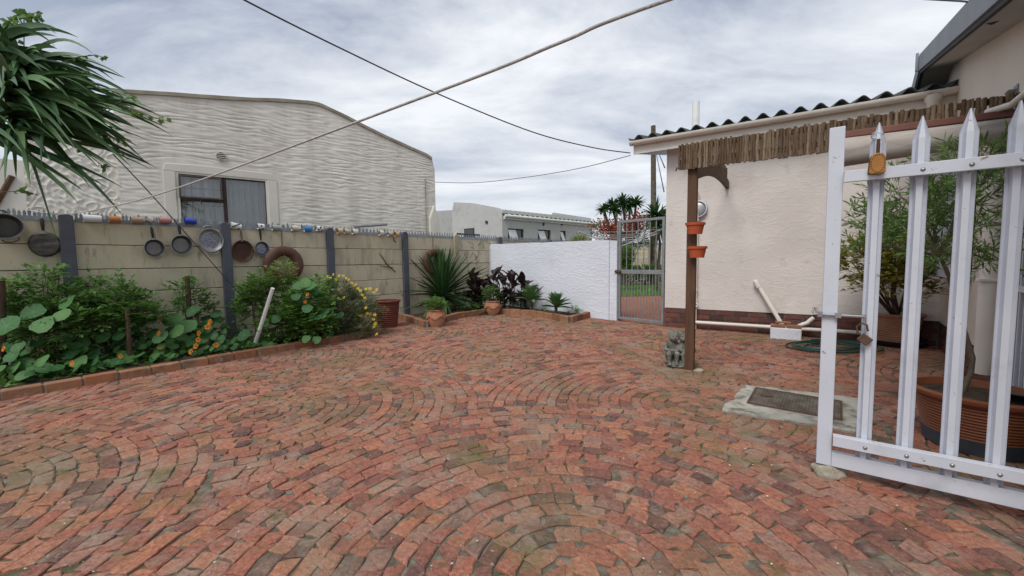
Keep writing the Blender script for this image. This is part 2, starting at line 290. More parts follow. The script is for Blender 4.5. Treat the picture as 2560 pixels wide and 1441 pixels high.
# leaves
def leaf(name, stops, tr=.25, rough=.55, rand=.7, scale=5, spec=.35, **k): return mat(name, stops, rough, scale, 3, rand=rand, translucent=tr, spec=spec, **k)
M['aloe_leaf'] = leaf('aloe_leaf', [(.036,.09,.034),(.075,.16,.062),(.13,.235,.09)], .14, .42)
M['yucca_leaf'] = leaf('yucca_leaf', [(.02,.06,.018),(.042,.11,.032),(.075,.165,.045)], .15)
M['agave_leaf'] = leaf('agave_leaf', [(.06,.145,.06),(.10,.21,.085),(.17,.30,.11)], .18)
M['canna_leaf'] = leaf('canna_leaf', [(.014,.009,.010),(.030,.014,.016),(.050,.024,.026)], .08, .5)
def veins(n, l, math_, tc, col, b, rf):             # pale veins running out from the leaf's centre
    sx_ = n('ShaderNodeSeparateXYZ'); l(tc.outputs['Object'], sx_.inputs[0]); ln = n('ShaderNodeVectorMath'); ln.operation = 'LENGTH'; l(tc.outputs['Object'], ln.inputs[0])
    sn = math_('ABSOLUTE', math_('SINE', math_('MULTIPLY', math_('ARCTAN2', sx_.outputs[1], sx_.outputs[0]), 4.5), 0), 0)
    mr = n('ShaderNodeMapRange'); mr.inputs[1].default_value = .05; mr.inputs[2].default_value = .16; mr.inputs[3].default_value = 1; mr.inputs[4].default_value = 0; l(math_('MULTIPLY', sn, ln.outputs['Value']), mr.inputs[0])
    x = n('ShaderNodeMix'); x.data_type = 'RGBA'; l(math_('MULTIPLY', mr.outputs[0], .45), x.inputs[0]); l(col, x.inputs[6]); x.inputs[7].default_value = (.16, .28, .13, 1); return x.outputs[2]
M['nast_leaf'] = leaf('nast_leaf', [(.026,.10,.03),(.05,.155,.046),(.10,.225,.06)], .22, .6, hook=veins)
M['nast_old'] = leaf('nast_old', [(.16,.18,.03),(.28,.26,.05)], .2)
M['shrub_dark'] = leaf('shrub_dark', [(.06,.155,.032),(.11,.245,.052),(.17,.33,.072)], .36)
M['shrub_mid'] = leaf('shrub_mid', [(.075,.18,.032),(.14,.285,.055),(.21,.37,.08)], .36)
M['shrub_lime'] = leaf('shrub_lime', [(.14,.23,.03),(.22,.31,.05),(.30,.36,.07)], .3)
M['daisy_leaf'] = leaf('daisy_leaf', [(.075,.12,.045),(.13,.19,.075),(.19,.25,.10)], .2)
M['grey_leaf'] = leaf('grey_leaf', [(.07,.14,.035),(.12,.215,.055),(.18,.28,.08)], .32)
M['yellow_leaf'] = leaf('yellow_leaf', [(.15,.19,.03),(.30,.29,.045),(.42,.34,.06)], .32)
M['creeper_leaf'] = leaf('creeper_leaf', [(.06,.14,.025),(.11,.21,.04),(.18,.27,.06)], .35)
M['red_bract'] = leaf('red_bract', [(.20,.025,.018),(.34,.045,.03),(.30,.10,.035)], .3)
M['orange_petal'] = leaf('orange_petal', [(.62,.16,.01),(.75,.28,.02)], .3, .6)
M['yellow_petal'] = leaf('yellow_petal', [(.65,.42,.02),(.75,.55,.04)], .3, .6)
M['dark_center'] = mat('dark_center', [(.12,.03,.005),(.2,.06,.01)], .8)
M['bark'] = mat('bark', [(.045,.035,.025),(.11,.09,.068),(.17,.14,.105)], .9, 9, 7, bump=.6, bscale=30)
M['twig'] = mat('twig', [(.10,.075,.05),(.18,.14,.10)], .9, 9, 4)
M['green_stem'] = mat('green_stem', [(.06,.10,.03),(.10,.15,.05)], .7, 9, 4)
M['dead_leaf'] = mat('dead_leaf', [(.12,.08,.05),(.22,.16,.10)], .9, 9, 4)
# ------------------------------------------------------------------ ground
def sheet(name, poly, z, m, parent=None):
    mb = MB(); mb.add([(p[0], p[1], z) for p in poly], [tuple(range(len(poly)))]); return mb.build(name, m, parent)
struct(sheet('ground', [(-150,-150),(150,-150),(150,150),(-150,150)], -.06, M['earth']))
def inpoly(p, poly):
    c = False; j = len(poly)-1
    for i in range(len(poly)):
        a, b = poly[i], poly[j]
        if (a[1] > p[1]) != (b[1] > p[1]) and p[0] < (b[0]-a[0])*(p[1]-a[1])/(b[1]-a[1])+a[0]: c = not c
        j = i
    return c
# kerb lines
def k2(px, py): p = gp(px, py); return (p.x, p.y)
KERB_L = [(-7.4, .6), k2(0, 1000), k2(640, 890), k2(925, 838)]
_e = FB.w(3.45, -.05, 0)
KERB_R = [FB.w(4.45, -.07, 0)[:2], k2(1065, 819), k2(1140, 797), k2(1225, 784), k2(1330, 789), k2(1425, 807), k2(1474, 793)]
_wr = FW1.loc((*k2(1474, 793), 0)); KERB_R.append(FW1.w(_wr[0]+.02, -.06, 0)[:2])
BED_L = KERB_L + [FB.w(3.2, -.06, 0)[:2], FB.w(-4.5, -.06, 0)[:2]]
BED_R = KERB_R + [FW1.w(.02, -.06, 0)[:2]]
SLAB = [k2(1800, 1027), k2(1866, 966), k2(2172, 1002), k2(2140, 1082)]
COURT = [(-7.4, .5), (-7.4, -3), (6.5, -3), FG2.w(5.5, -.01, 0)[:2], FG2.w(0, -.01, 0)[:2], FH.w(0, -.01, 0)[:2], (1.95, 7.47), FW1.w(0, -.01, 0)[:2], FB.w(3.3, -.01, 0)[:2], k2(925, 838), k2(640, 890), k2(0, 1000)]
paving = struct(sheet('paving', [FB.w(-5, .05, 0)[:2], (-8, -3), (7.5, -3), FG2.w(5.5, .1, 0)[:2], FG2.w(0, .1, 0)[:2], FH.w(.0, .1, 0)[:2], FW1.w(WLEN, .1, 0)[:2], FW1.w(0, .05, 0)[:2]], -.0085, M['joint']))
# scalloped fans of clipped bricks
FAN_R = 1.76; RING = .086
def fans():
    out = []
    for row in range(-2, 6):
        cy = 1.36 + row*1.68
        for k in range(-3, 4):
            cx_ = k*3.4 + (.22 if row % 2 == 0 else 1.32) + .12*math.sin(row*2.3+k)
            out.append((row, cx_, cy))
    return out
FANS = fans()
def owner(x, y):
    best = None
    for f in FANS:
        if (x-f[1])**2+(y-f[2])**2 <= FAN_R**2 and (best is None or f[0] < best[0]): best = f
    return best
bricks = []
for f in FANS:
    k = 0; r = rnd.uniform(.03, .05)
    while r < FAN_R:
        w = RING*rnd.uniform(.90, 1.10); rm = r + w/2; a = rnd.uniform(0, 6.28); end = a+2*math.pi
        while a < end-.3/max(rm, .3)*.2:
            ln = rnd.choice((rnd.uniform(.09, .125), rnd.uniform(.115, .165), rnd.uniform(.075, .10))); ln = min(ln, rm*1.5); da = ln/rm
            if a+da > end: da = end-a
            am = a+da/2; x = f[1]+rm*math.cos(am); y = f[2]+rm*math.sin(am)
            if y > -1.2 and abs(x) < 6.4 and owner(x, y) is f and inpoly((x, y), COURT) and not inpoly((x, y), SLAB):
                bricks.append((x, y, am+math.pi/2, da*rm, w, rm))
            a += da
        r += w
def brick_geo(x, y, ang, ln, w, rm):
    g = rnd.uniform(.003, .009); hl, hw = ln/2-g*.5, w/2-g*.5
    def j(s): return rnd.uniform(-s, s)
    out = []
    tap = min(.3, hw/max(rm, .1))
    base = [(-hl*(1-tap), -hw), (j(hl*.3), -hw), (hl*(1-tap), -hw), (hl, j(hw*.3)), (hl*(1+tap), hw), (j(hl*.3), hw), (-hl*(1+tap), hw), (-hl, j(hw*.3))]
    sk = j(.018)                                   # many bricks were cut askew
    base = [(px_+sk*(py_/hw)+j(.009), py_+j(.0075)) for px_, py_ in base]
    z1 = rnd.uniform(-.003, .0045); tx, ty = j(.02), j(.03); ca, sa = math.cos(ang), math.sin(ang); ch = rnd.uniform(.003, .007)
    def pt(px_, py_, z): return (x+px_*ca-py_*sa, y+px_*sa+py_*ca, z)
    bot = [pt(a, b, -.045) for a, b in base]
    mid = [pt(a, b, z1-ch*.8+a*tx+b*ty) for a, b in base]
    top = [pt(a*(1-ch/hl), b*(1-ch/hw), z1+a*tx+b*ty) for a, b in base]
    v = bot+mid+top; fs = [tuple(range(16, 24))]
    for s0 in (0, 8):
        fs += [(s0+i, s0+(i+1) % 8, s0+8+(i+1) % 8, s0+8+i) for i in range(8)]
    return v, fs
cov = set(); CS = .02                          # which 2 cm cells are paved; odd gaps get small bats of brick
def mark(b, m=.0):
    hl, hw = b[3]/2+m, b[4]/2+m; ca, sa = math.cos(b[2]), math.sin(b[2]); n_ = int(hl/CS*1.6)+1; k_ = int(hw/CS*1.6)+1
    for i in range(-n_, n_+1):
        for j in range(-k_, k_+1):
            a_, c_ = hl*i/n_, hw*j/k_; cov.add((int((b[0]+a_*ca-c_*sa)//CS), int((b[1]+a_*sa+c_*ca)//CS)))
for b in bricks: mark(b)
def free(b):
    hl, hw = b[3]/2*.8, b[4]/2*.8; ca, sa = math.cos(b[2]), math.sin(b[2])
    for i in range(-2, 3):
        for j in range(-2, 3):
            a_, c_ = hl*i/2, hw*j/2
            if (int((b[0]+a_*ca-c_*sa)//CS), int((b[1]+a_*sa+c_*ca)//CS)) in cov: return False
    return True
for size in ((.12, .08), (.095, .07), (.07, .055), (.055, .04), (.042, .032)):
    for iy in range(int(-1.1/.024), int(9/.024)):
        for ix in range(int(-5.5/.024), int(6/.024)):
            x, y = ix*.024, iy*.024
            if (int(x//CS), int(y//CS)) in cov: continue
            q = topx((x, y, 0))
            if q[2] < .3 or not (-150 < q[0] < 2700): continue
            for a_ in (0.0, .8, 1.57, 2.4):
                b = (x, y, a_+rnd.uniform(-.2, .2), size[0], size[1], 5.0)
                if free(b):
                    if inpoly((x, y), COURT) and not inpoly((x, y), SLAB): bricks.append(b); mark(b)
                    break
def screen_size(b):
    q = topx((b[0], b[1], 0))
    if q[2] < .3 or not (-60 < q[0] < 2620 and q[1] < 1500): return 0
    return b[3]*b[4]/q[2]**3
bricks.sort(key=screen_size, reverse=True)
rest = MB()
for i, b in enumerate(bricks):
    v, fs = brick_geo(*b)
    if i < 300:
        mb = MB(); c = Vector((b[0], b[1], 0)); mb.add([Vector(p)-c for p in v], fs); o = mb.build('brick', M['paver'], paving); o.location = c
    else: rest.add(v, fs)
rest.build('brick_field', M['paver'], paving, kind='stuff')
# ground beyond the small gate
struct(sheet('far_paving', [(.5, 9.5), FW1.w(WLEN, .12, 0)[:2], FH.w(0, .12, 0)[:2], (5.4, 9.9), (7, 13.0), (2.0, 12.6)], -.02, M['far_paving']))
lawn = struct(sheet('lawn', [(1.5, 12.3), (8.5, 12.9), (9.5, 18.6), (1.5, 18.2)], -.010, M['lawn']))
gr = MB()
for _ in range(2600):
    x, y = rnd.uniform(2.4, 6.5), 12.7+rnd.random()**1.5*5.5; h = rnd.uniform(.04, .09); a = rnd.uniform(0, 6.28); dx, dy = math.cos(a)*.012, math.sin(a)*.012
    gr.add([(x-dx, y-dy, -.012), (x+dx, y+dy, -.012), (x+rnd.uniform(-.03, .03), y+rnd.uniform(-.03, .03), h)], [(0, 1, 2)])
go = gr.build('grass', M['shrub_mid'], kind='stuff'); go['label'] = 'short green lawn grass beyond the small metal gate'; go['category'] = 'grass'
# soil of the beds
def soil(poly, z):
    bm = bmesh.new(); vs = [bm.verts.new((p[0], p[1], z)) for p in poly]; bm.faces.new(vs); bmesh.ops.triangulate(bm, faces=bm.faces[:])
    bmesh.ops.subdivide_edges(bm, edges=bm.edges[:], cuts=7, use_grid_fill=True)
    for v in bm.verts: v.co.z += .035*noise.noise(v.co*6)+.02*noise.noise(v.co*17)
    me = bpy.data.meshes.new('soil'); bm.to_mesh(me); bm.free(); me.materials.append(M['soil']); o = bpy.data.objects.new('soil', me); COL.objects.link(o); return struct(o)
soil(BED_L, .055); soil(BED_R, .06)
# brick edging of the beds
def edging(line, label, h, th, bl):
    root = thing('bed_edging', label, 'edging', (line[1][0], line[1][1], 0)); core = MB(); run = 0
    for a, b in zip(line, line[1:]):
        a, b = Vector((*a, 0)), Vector((*b, 0)); d = b-a; L_ = d.length; d.normalize(); n = max(1, round(L_/bl)); ang = math.atan2(d.y, d.x); s = L_/n
        F = Matrix.Translation(a) @ Matrix.Rotation(ang, 4, 'Z')
        core.box(0, L_, -th/2+.008, th/2-.008, -.04, h-.012, F)
        for i in range(n):
            p = a+d*(s*(i+.5)); q = topx(p)
            if q[2] < .4 or q[0] < -500 or q[0] > 2700: continue
            mb = MB(); hh = h+rnd.uniform(-.006, .006); l2 = s/2-.006
            mb.box(-l2, l2, -th/2+rnd.uniform(-.004, .004), th/2, -.04, hh)
            o = mb.build('brick', M['kerb_brick'], root, bevel=.008)
            o.matrix_basis = root.matrix_basis.inverted() @ Matrix.Translation(p) @ Matrix.Rotation(ang+rnd.uniform(-.02, .02), 4, 'Z') @ Matrix.Rotation(rnd.uniform(-.03, .03), 4, 'X')
    core.build('mortar', M['mortar'], root, world=True)
edging([KERB_L[0], KERB_L[1], KERB_L[2], KERB_L[3]], 'low red brick edging along the nasturtium bed by the panel wall', .085, .11, .235)
edging(KERB_R, 'mossy brick edging round the corner bed of yucca and cannas', .115, .1, .225)
# ------------------------------------------------------------------ precast boundary wall
WT = 1.70                                         # top of panels; 1.75 top of posts
bw = thing('boundary_wall', 'long beige concrete panel wall with dark grey posts and steel spikes on top', 'wall', (0, 0, 0), frame=FB)
PU = [-3.1, -1.55] + [FB.hit(x, y, -.06)[0] for x, y in ((163, 536), (562, 555), (824, 570), (1012, 584), (1140, 592), (1250, 597), (1375, 606))]
PU += [PU[-1]+1.6, PU[-1]+3.2]
for i, u in enumerate(PU):
    m = M['beige_post'] if i == 6 else M['grey_post']
    mb = MB(); w = .062
    mb.prism([(u-w, -.3), (u+w, -.3), (u+w, WT+.03), (u+w*.35, WT+.06), (u-w*.35, WT+.06), (u-w, WT+.03)], -.085, .07)
    mb.build('post', m, bw, bevel=.006)
for a, b in zip(PU, PU[1:]):
    for k in range(6):
        z0 = WT-.298*(k+1)+.004; z1 = WT-.298*k-.003; y0 = rnd.uniform(-.004, .004)
        mb = MB(); mb.box(a+.045, b-.045, -.028+y0, .028, z0, z1); mb.build('panel', M['beige_panel'], bw, bevel=.007)
    mb = MB(); mb.box(a+.05, b-.05, .0, .02, -.12, WT-.01); mb.build('joint_filler', M['dark_gap'], bw)
# galvanised spike strips: one bent strip per bay
for i, (a, b) in enumerate(zip(PU, PU[1:])):
    if b < -2: continue
    mb = MB(); a2, b2 = a+.07, b-.07; n = int((b2-a2)/.036); s = (b2-a2)/n
    mb.box(a2, b2, -.036, -.032, WT-.03, WT+.02)
    for k in range(n):
        x = a2+s*(k+.5); h = (.088, .06, .075)[k % 3]; t = .030 if k % 2 else -.018; zb = WT+.019
        mb.prism([(x-.012, zb), (x+.012, zb), (x+.014, zb+h*.55), (x, zb+h), (x-.014, zb+h*.55)], -.0355+t*.0, -.0335+t*.0, Matrix.Translation((0, 0, 0)) if k % 2 else Matrix.Translation((0, .05, -.004)))
    o = mb.build('wall_spike_strip', M['galv']); o.matrix_basis = FB.M
    tag(o, ['galvanised spike strip on the wall bay at the far left edge', 'galvanised spike strip on the wall bay left of the first grey post in view', 'spike strip with white, orange, tan, pink and blue mugs on the first full bay', 'spike strip above the rusty pan and the big brown ring', 'spike strip with cream mugs left of the yucca bay', 'spike strip above the yucca plant', 'spike strip between the beige post and the white wall end', 'spike strip just above the left end of the white wall', 'spike strip above the middle of the white wall', 'spike strip above the right part of the white wall', 'spike strip farthest along the wall'][i], 'wall spikes', 'spike strips along the boundary wall')
# ------------------------------------------------------------------ white garden wall
def relief_wall(name, m, poly_x0, x1, z0, z1f, y0, y1, parent, seed, amp=.012, dx=.06, topn=.012):
    nx = max(2, int((x1-poly_x0)/dx)); nz = max(2, int((z1f(0)-z0)/dx)); mb = MB(); vs = []
    for j in range(nz+1):
        for i in range(nx+1):
            x = poly_x0+(x1-poly_x0)*i/nx; zt = z1f(x)+topn*noise.noise(Vector((x*3, seed, 0)))
            z = z0+(zt-z0)*j/nz; vs.append((x, y0+amp*noise.noise(Vector((x*1.7, seed, z*2.1)))*(0 if i in (0, nx) else 1), z))
    W_ = nx+1; fs = [(j*W_+i, j*W_+i+1, (j+1)*W_+i+1, (j+1)*W_+i) for j in range(nz) for i in range(nx)]
    b = len(vs)
    for j in (0, nz):
        for i in range(nx+1): p = vs[j*W_+i]; vs.append((p[0], y1, p[2]))
    fs += [(nz*W_+i, nz*W_+i+1, b+W_+i+1, b+W_+i) for i in range(nx)]
    fs += [(0*W_, nz*W_, b+W_, b)] if False else []
    le = [j*W_ for j in range(nz+1)]; ri = [j*W_+nx for j in range(nz+1)]
    fs += [tuple(le+[b+W_, b]), tuple([b+nx, b+W_+nx]+ri[::-1])]
    fs += [tuple(range(b+W_-1, b-1, -1))[:2]+(b+W_, b+W_+nx)] if False else [(b+nx, b, b+W_, b+W_+nx)]
    mb.add(vs, fs); return mb.build(name, m, parent, smooth=50)
ww = thing('garden_wall', 'white painted plaster wall between the corner bed and the small metal gate', 'wall', (0, 0, 0), frame=FW1)
_z0 = FW1.hit(1226, 611)[1]; _z1 = FW1.hit(1537, 600)[1]
relief_wall('plaster', M['white_plaster'], .045, WLEN-.16, -.05, lambda x: _z0+(_z1-_z0)*x/WLEN, 0, .16, ww, 3)
mb = MB(); pts = [(WLEN-.158, -.05)]
relief_wall('end_pier', M['white_plaster'], WLEN-.158, WLEN-.005, -.05, lambda x: _z1-.03, .025, .15, ww, 9, amp=.03, dx=.04, topn=.03)
mb = MB(); mb.box(.0, .04, -.012, .05, 0, _z0-.04); mb.build('edge_strip', M['white_paint'], ww, bevel=.004)
# ------------------------------------------------------------------ house, low wing
hs = thing('house', 'cream plastered house with brick base, corrugated roof and gutter on the right', 'house', (0, 0, 0), frame=FH)
OV = .26
GX0, GX1 = FH.hit(1575, 355, -OV-.09)[0], 3.36; GZ = (FH.hit(1575, 353, -OV-.09)[1]+FH.hit(2405, 231, -OV-.09)[1])/2+.02
relief_wall('wall', M['house_plaster'], 0, 3.42, .322, lambda x: GZ-.095, 0, 3.4, hs, 5, amp=.016, dx=.07, topn=0)
mb = MB(); mb.box(.012, 3.4, .014, 3.9, -.06, .33); mb.build('plinth_core', M['mortar'], hs)
bmesh_cache = {}
def brick_rows(parent, x0, x1, yf, depth, z0, rows, m, ch=.0805, bl=.225, end=None):
    for r in range(rows):
        x = x0-(bl/2 if r % 2 else 0)
        while x < x1-.02:
            a = max(x, x0); b = min(x+bl, x1); L_ = b-a-.011
            if L_ > .03:
                mb = MB(); mb.box(-L_/2, L_/2, 0, depth, 0, ch-.011)
                key = (round(L_, 3), depth, m.name)
                if key not in bmesh_cache: o = mb.build('brick', m, parent, bevel=.004); bmesh_cache[key] = o.data
                else: o = inst(bmesh_cache[key], 'brick', parent, Matrix())
                if not o.modifiers:
                    q = o.modifiers.new('bevel', 'BEVEL'); q.width = .004; q.segments = 2
                o.location = ((a+b)/2, yf+rnd.uniform(-.003, .003), z0+ch*r)
            x += bl
brick_rows(hs, 0.0, 3.30, 0.002, .06, 0.0, 4, M['plinth_brick'])
# fascia, gutter, roof sheet
mb = MB(); mb.box(GX0+.04, GX1-.02, -OV-.025, -OV, GZ-.19, GZ-.03); mb.build('fascia', M['white_pvc'], hs, bevel=.004)
mb = MB(); mb.box(0, GX1-.02, -OV+.001, -.001, GZ-.12, GZ-.09); mb.build('soffit', M['white_pvc'], hs)
mb = MB(); mb.prism([(-OV+.001, GZ-.18), (3.6, GZ-.18+.21*3.8), (3.6, GZ-.03+.21*3.8), (-OV+.001, GZ-.03)], GX0+.04, GX0+.065, axis='x'); mb.build('bargeboard', M['white_paint'], hs)
def gutter_profile():
    pr = []
    for k in range(11): a = math.pi+math.pi*k/10; pr.append((-OV-.09+.062*math.cos(a), GZ+.062*math.sin(a)))
    for k in range(10, -1, -1): a = math.pi+math.pi*k/10; pr.append((-OV-.09+.055*math.cos(a), GZ+.055*math.sin(a)))
    return pr
mb = MB(); mb.prism(gutter_profile(), GX0, GX1, axis='x')
for x in (GX0, GX1-.006):
    mb.prism([(-OV-.09+.061*math.cos(math.pi+math.pi*k/10), GZ+.061*math.sin(math.pi+math.pi*k/10)) for k in range(11)], x, x+.006, axis='x')
g = mb.build('gutter', M['white_pvc'], hs, smooth=40)
for x in (GX0+.02, .55, 1.15, 2.0, 2.55, 2.98, 3.14, 3.3):
    mb = MB(); pr = []
    for k in range(11): a = math.pi+math.pi*k/10; pr.append((-OV-.09+.068*math.cos(a), GZ+.001+.068*math.sin(a)))
    for k in range(10, -1, -1): a = math.pi+math.pi*k/10; pr.append((-OV-.09+.060*math.cos(a), GZ+.001+.060*math.sin(a)))
    mb.prism(pr, x, x+.028, axis='x'); mb.build('gutter_bracket', M['white_pvc'], g)
mb = MB(); mb.lathe([(.075, 0), (.075, -.05), (.055, -.085), (.05, -.2)], 16, Matrix.Translation((3.05, -OV-.09, GZ-.045))); mb.build('outlet', M['white_pvc'], hs, smooth=40)
mb = MB(); nx = 150; ny = 6; vs = []
for j in range(ny+1):
    for i in range(nx+1):
        x = GX0-.03+(GX1+.02-GX0)*i/nx; y = -OV-.085+3.9*j/ny
        vs.append((x, y, GZ+.062+.21*(y+OV+.085)+.042*math.sin(2*math.pi*x/.215)))
W_ = nx+1; k0 = len(vs); vs += [(p[0], p[1], p[2]-.012) for p in vs]
fs = []
for j in range(ny):
    for i in range(nx):
        q = (j*W_+i, j*W_+i+1, (j+1)*W_+i+1, (j+1)*W_+i); fs.append(q); fs.append(tuple(k0+t for t in q[::-1]))
for i in range(nx): fs.append((i, k0+i, k0+i+1, i+1))
for j in range(ny): fs.append((j*W_, (j+1)*W_, k0+(j+1)*W_, k0+j*W_))
mb.add(vs, fs); mb.build('roof_sheet', M['roof_sheet'], hs, smooth=50)
_q = FH.hit(1740, 255, .9)
mb = MB(); mb.tube([(_q[0], .9, 3.15), (_q[0], .9, _q[1])], .063, 14); mb.build('vent_pipe', M['white_pipe'], hs, smooth=40)
# pipes on the wall
def pipe(pts, r, name='waste_pipe', m='white_pvc', par=hs): mb = MB(); mb.tube(pts, r, 10); return mb.build(name, M[m], par, smooth=45)
ux = FH.hit(1741, 600, -.05)[0]
dp = pipe([(ux, -.05, 2.2), (ux, -.05, .0)], .028, 'downpipe')
for z in (1.75, 1.35, .62, .45):
    mb = MB(); mb.tube([(ux, -.05, z), (ux, -.05, z+.035)], .037, 10); mb.build('collar', M['white_pvc'], dp, smooth=45)
mb = MB(); mb.tube([(ux+.02, -.09, .42+.03*math.cos(a)) if False else (ux+.015+.032*math.sin(a), -.085, .40+.032*math.cos(a)) for a in [k*math.pi/6 for k in range(13)]], .012, 8); mb.build('pipe_clip', M['white_pvc'], dp, smooth=45)
a = FH.hit(1738, 806, -.10); b = FH.hit(2215, 836, -.10)
hp = pipe([(a[0], -.10, a[1]), (b[0]+.2, -.10, b[1])], .027, 'drain_pipe')
a = FH.hit(1888, 705, -.06); b = FH.hit(1958, 812, -.12)
wp = pipe([(a[0], -.02, a[1]+.005), (a[0]+.012, -.06, a[1]), (b[0], -.12, b[1]-.03)], .028)
mb = MB(); q = Vector((b[0]-a[0], -.06, b[1]-a[1])); mb.tube([Vector((a[0], -.06, a[1]))+q*.02, Vector((a[0], -.06, a[1]))+q*.14], .036, 12); mb.build('pipe_socket', M['white_pvc'], wp, smooth=45)
pts = [FH.hit(x, y, -.12) for x, y in ((2035, 795), (2027, 800), (2018, 808), (2008, 811), (1999, 814), (1998, 826), (1998, 845))]
pipe([(p[0], -.12, p[1]) for p in pts], .028)
c = FH.hit(1745, 523, -.05)
mb = MB(); Mx = Matrix.Translation((c[0], -.0, c[1])) @ Matrix.Rotation(R(90), 4, 'X')
mb.lathe([(.135, 0), (.14, .05), (.132, .075), (.118, .078), (.115, .066)], 28, Mx); bl = mb.build('wall_light', M['white_paint'], hs, smooth=40)
mb = MB(); mb.lathe([(.114, .045), (.10, .064), (.06, .074), (.0001, .078)], 24, Mx); mb.build('lens', M['clear_mesh'], bl, smooth=60)
t = FH.hit(2037, 779, -.05)
mb = MB(); mb.tube([(t[0], .0, t[1]), (t[0], -.07, t[1]), (t[0], -.09, t[1]-.04)], .011, 8); mb.tube([(t[0], -.05, t[1]), (t[0], -.05, t[1]+.05)], .007, 6); mb.tube([(t[0]-.03, -.05, t[1]+.05), (t[0]+.03, -.05, t[1]+.05)], .008, 6); mb.build('tap', M['steel'], hs, smooth=40)
# gully box
a = FH.hit(1925, 855, -.36); b = FH.hit(2003, 862, -.36)
gx0, gx1 = a[0], b[0]
gb = thing('drain_gully', 'small white plastered drain box with brick rim against the house wall', 'drain box', ((gx0+gx1)/2, -.2, 0), frame=FH)
w2 = (gx1-gx0)/2
mb = MB(); mb.box(-w2, w2, -.16, -.10, -.03, .155); mb.box(-w2, -w2+.06, -.10, .19, -.03, .155); mb.box(w2-.06, w2, -.10, .19, -.03, .155); mb.box(-w2+.06, w2-.06, -.10, .19, -.03, .03); mb.build('box_wall', M['white_plaster'], gb, bevel=.012)
for k in range(2): mb = MB(); mb.box(-w2+.005+k*w2, -.006+k*w2, -.155, -.06, .157, .20); mb.build('brick', M['kerb_brick'], gb, bevel=.006)
mb = MB(); mb.box(-.13, .06, -.08, .0, .21, .232, Matrix.Rotation(.06, 4, 'Z')); mb.build('tile', M['kerb_brick'], gb, bevel=.006)
# ------------------------------------------------------------------ tall wing
wg = thing('house_wing', 'taller cream wing of the house with grey gable trim at right edge', 'house', (0, 0, 0), frame=FG2)
AP = (-.05, 3.62); sl_ = math.tan(R(13.2))
def gz(s): return AP[1]-abs(s-AP[0])*sl_
def wall_piece(a, b, z0, z1=None):
    top = [(b, gz(b)-.12), (a, gz(a)-.12)] if z1 is None else [(b, z1), (a, z1)]
    if z1 is None and a < AP[0] < b: top = [(b, gz(b)-.12), (AP[0], AP[1]-.12), (a, gz(a)-.12)]
    mb.prism([(a, z0), (b, z0)]+top, 0, 2.6)
WS = (.30, 1.55, .95, 2.12)
mb = MB(); wall_piece(-3.2, WS[0], .322); wall_piece(WS[1], 2.84, .322); wall_piece(WS[0], WS[1], .322, WS[2]); wall_piece(WS[0], WS[1], WS[3]); wall_piece(3.62, 5.6, .322); wall_piece(2.84, 3.62, 2.2)
mb.build('wall', M['wing_plaster'], wg)
mb = MB(); mb.box(.0, 2.84, .014, 2.5, -.06, .33); mb.box(3.62, 5.5, .014, 2.5, -.06, .33); mb.build('plinth_core', M['mortar'], wg)
brick_rows(wg, 0.03, 2.84, 0.002, .06, 0.0, 4, M['plinth_brick'])
# roof: barge boards, soffit, sheets
for s0, s1 in ((AP[0], 5.6), (-3.2, AP[0])):
    mb = MB(); mb.prism([(s0, gz(s0)-.13), (s1, gz(s1)-.13), (s1, gz(s1)+.07), (s0, gz(s0)+.07)], -.30, -.275); mb.build('bargeboard', M['grey_fascia'], wg, bevel=.004)
    mb = MB(); mb.prism([(s0, gz(s0)-.165), (s1, gz(s1)-.165), (s1, gz(s1)-.132), (s0, gz(s0)-.132)], -.285, -.255); mb.build('gap_shade_strip', M['dark_gap'], wg)  # dark strip painted in for the shaded gap under the bargeboard
    mb = MB(); mb.prism([(s0, gz(s0)-.155), (s1, gz(s1)-.155), (s1, gz(s1)-.122), (s0, gz(s0)-.122)], -.254, .4); mb.build('soffit', M['soffit'], wg)
    mb = MB(); mb.prism([(s0, gz(s0)+.05), (s1, gz(s1)+.05), (s1, gz(s1)+.075), (s0, gz(s0)+.075)], -.272, 2.8); mb.build('roof_sheet', M['roof_sheet'], wg)
mb = MB(); mb.box(AP[0]-.05, AP[0]-.02, -.33, -.302, gz(AP[0])-.12, gz(AP[0])+.1); mb.build('ridge_cap', M['grey_fascia'], wg)
# window with belly bars
w = MB(); x0, x1, z0, z1 = WS
w.box(x0, x0+.06, .05, .12, z0, z1); w.box(x1-.06, x1, .05, .12, z0, z1); w.box(x0+.06, x1-.06, .05, .12, z1-.06, z1); w.box(x0+.06, x1-.06, .05, .12, z0, z0+.06); w.box((x0+x1)/2-.03, (x0+x1)/2+.03, .05, .12, z0+.06, z1-.06)
wn = w.build('window', M['wood_brown'], wg, bevel=.005)
mb = MB(); mb.box(x0+.06, x1-.06, .08, .09, z0+.06, z1-.06); mb.build('pane', M['glass'], wn)
mb = MB(); mb.box(x0-.04, x1+.04, -.07, .05, z0-.05, z0-.002); mb.build('sill', M['grey_fascia'], wn, bevel=.006)
bars = MB()
for k in range(13):
    x = x0-.02+(x1-x0+.04)*k/12
    bars.tube([(x, -.0, z1+.05), (x, -.08, z1+.03), (x, -.10, z0+.55), (x, -.16, z0+.2), (x, -.14, z0-.02), (x, -.02, z0-.06)], .0065, 6)
for z, yy in ((z1+.02, -.085), (z0+.85, -.098), (z0+.2, -.165), (z0-.02, -.145)): bars.tube([(x0-.03, yy, z), (x1+.03, yy, z)], .0065, 6)
bars.build('burglar_bars', M['white_paint'], wn, smooth=50)
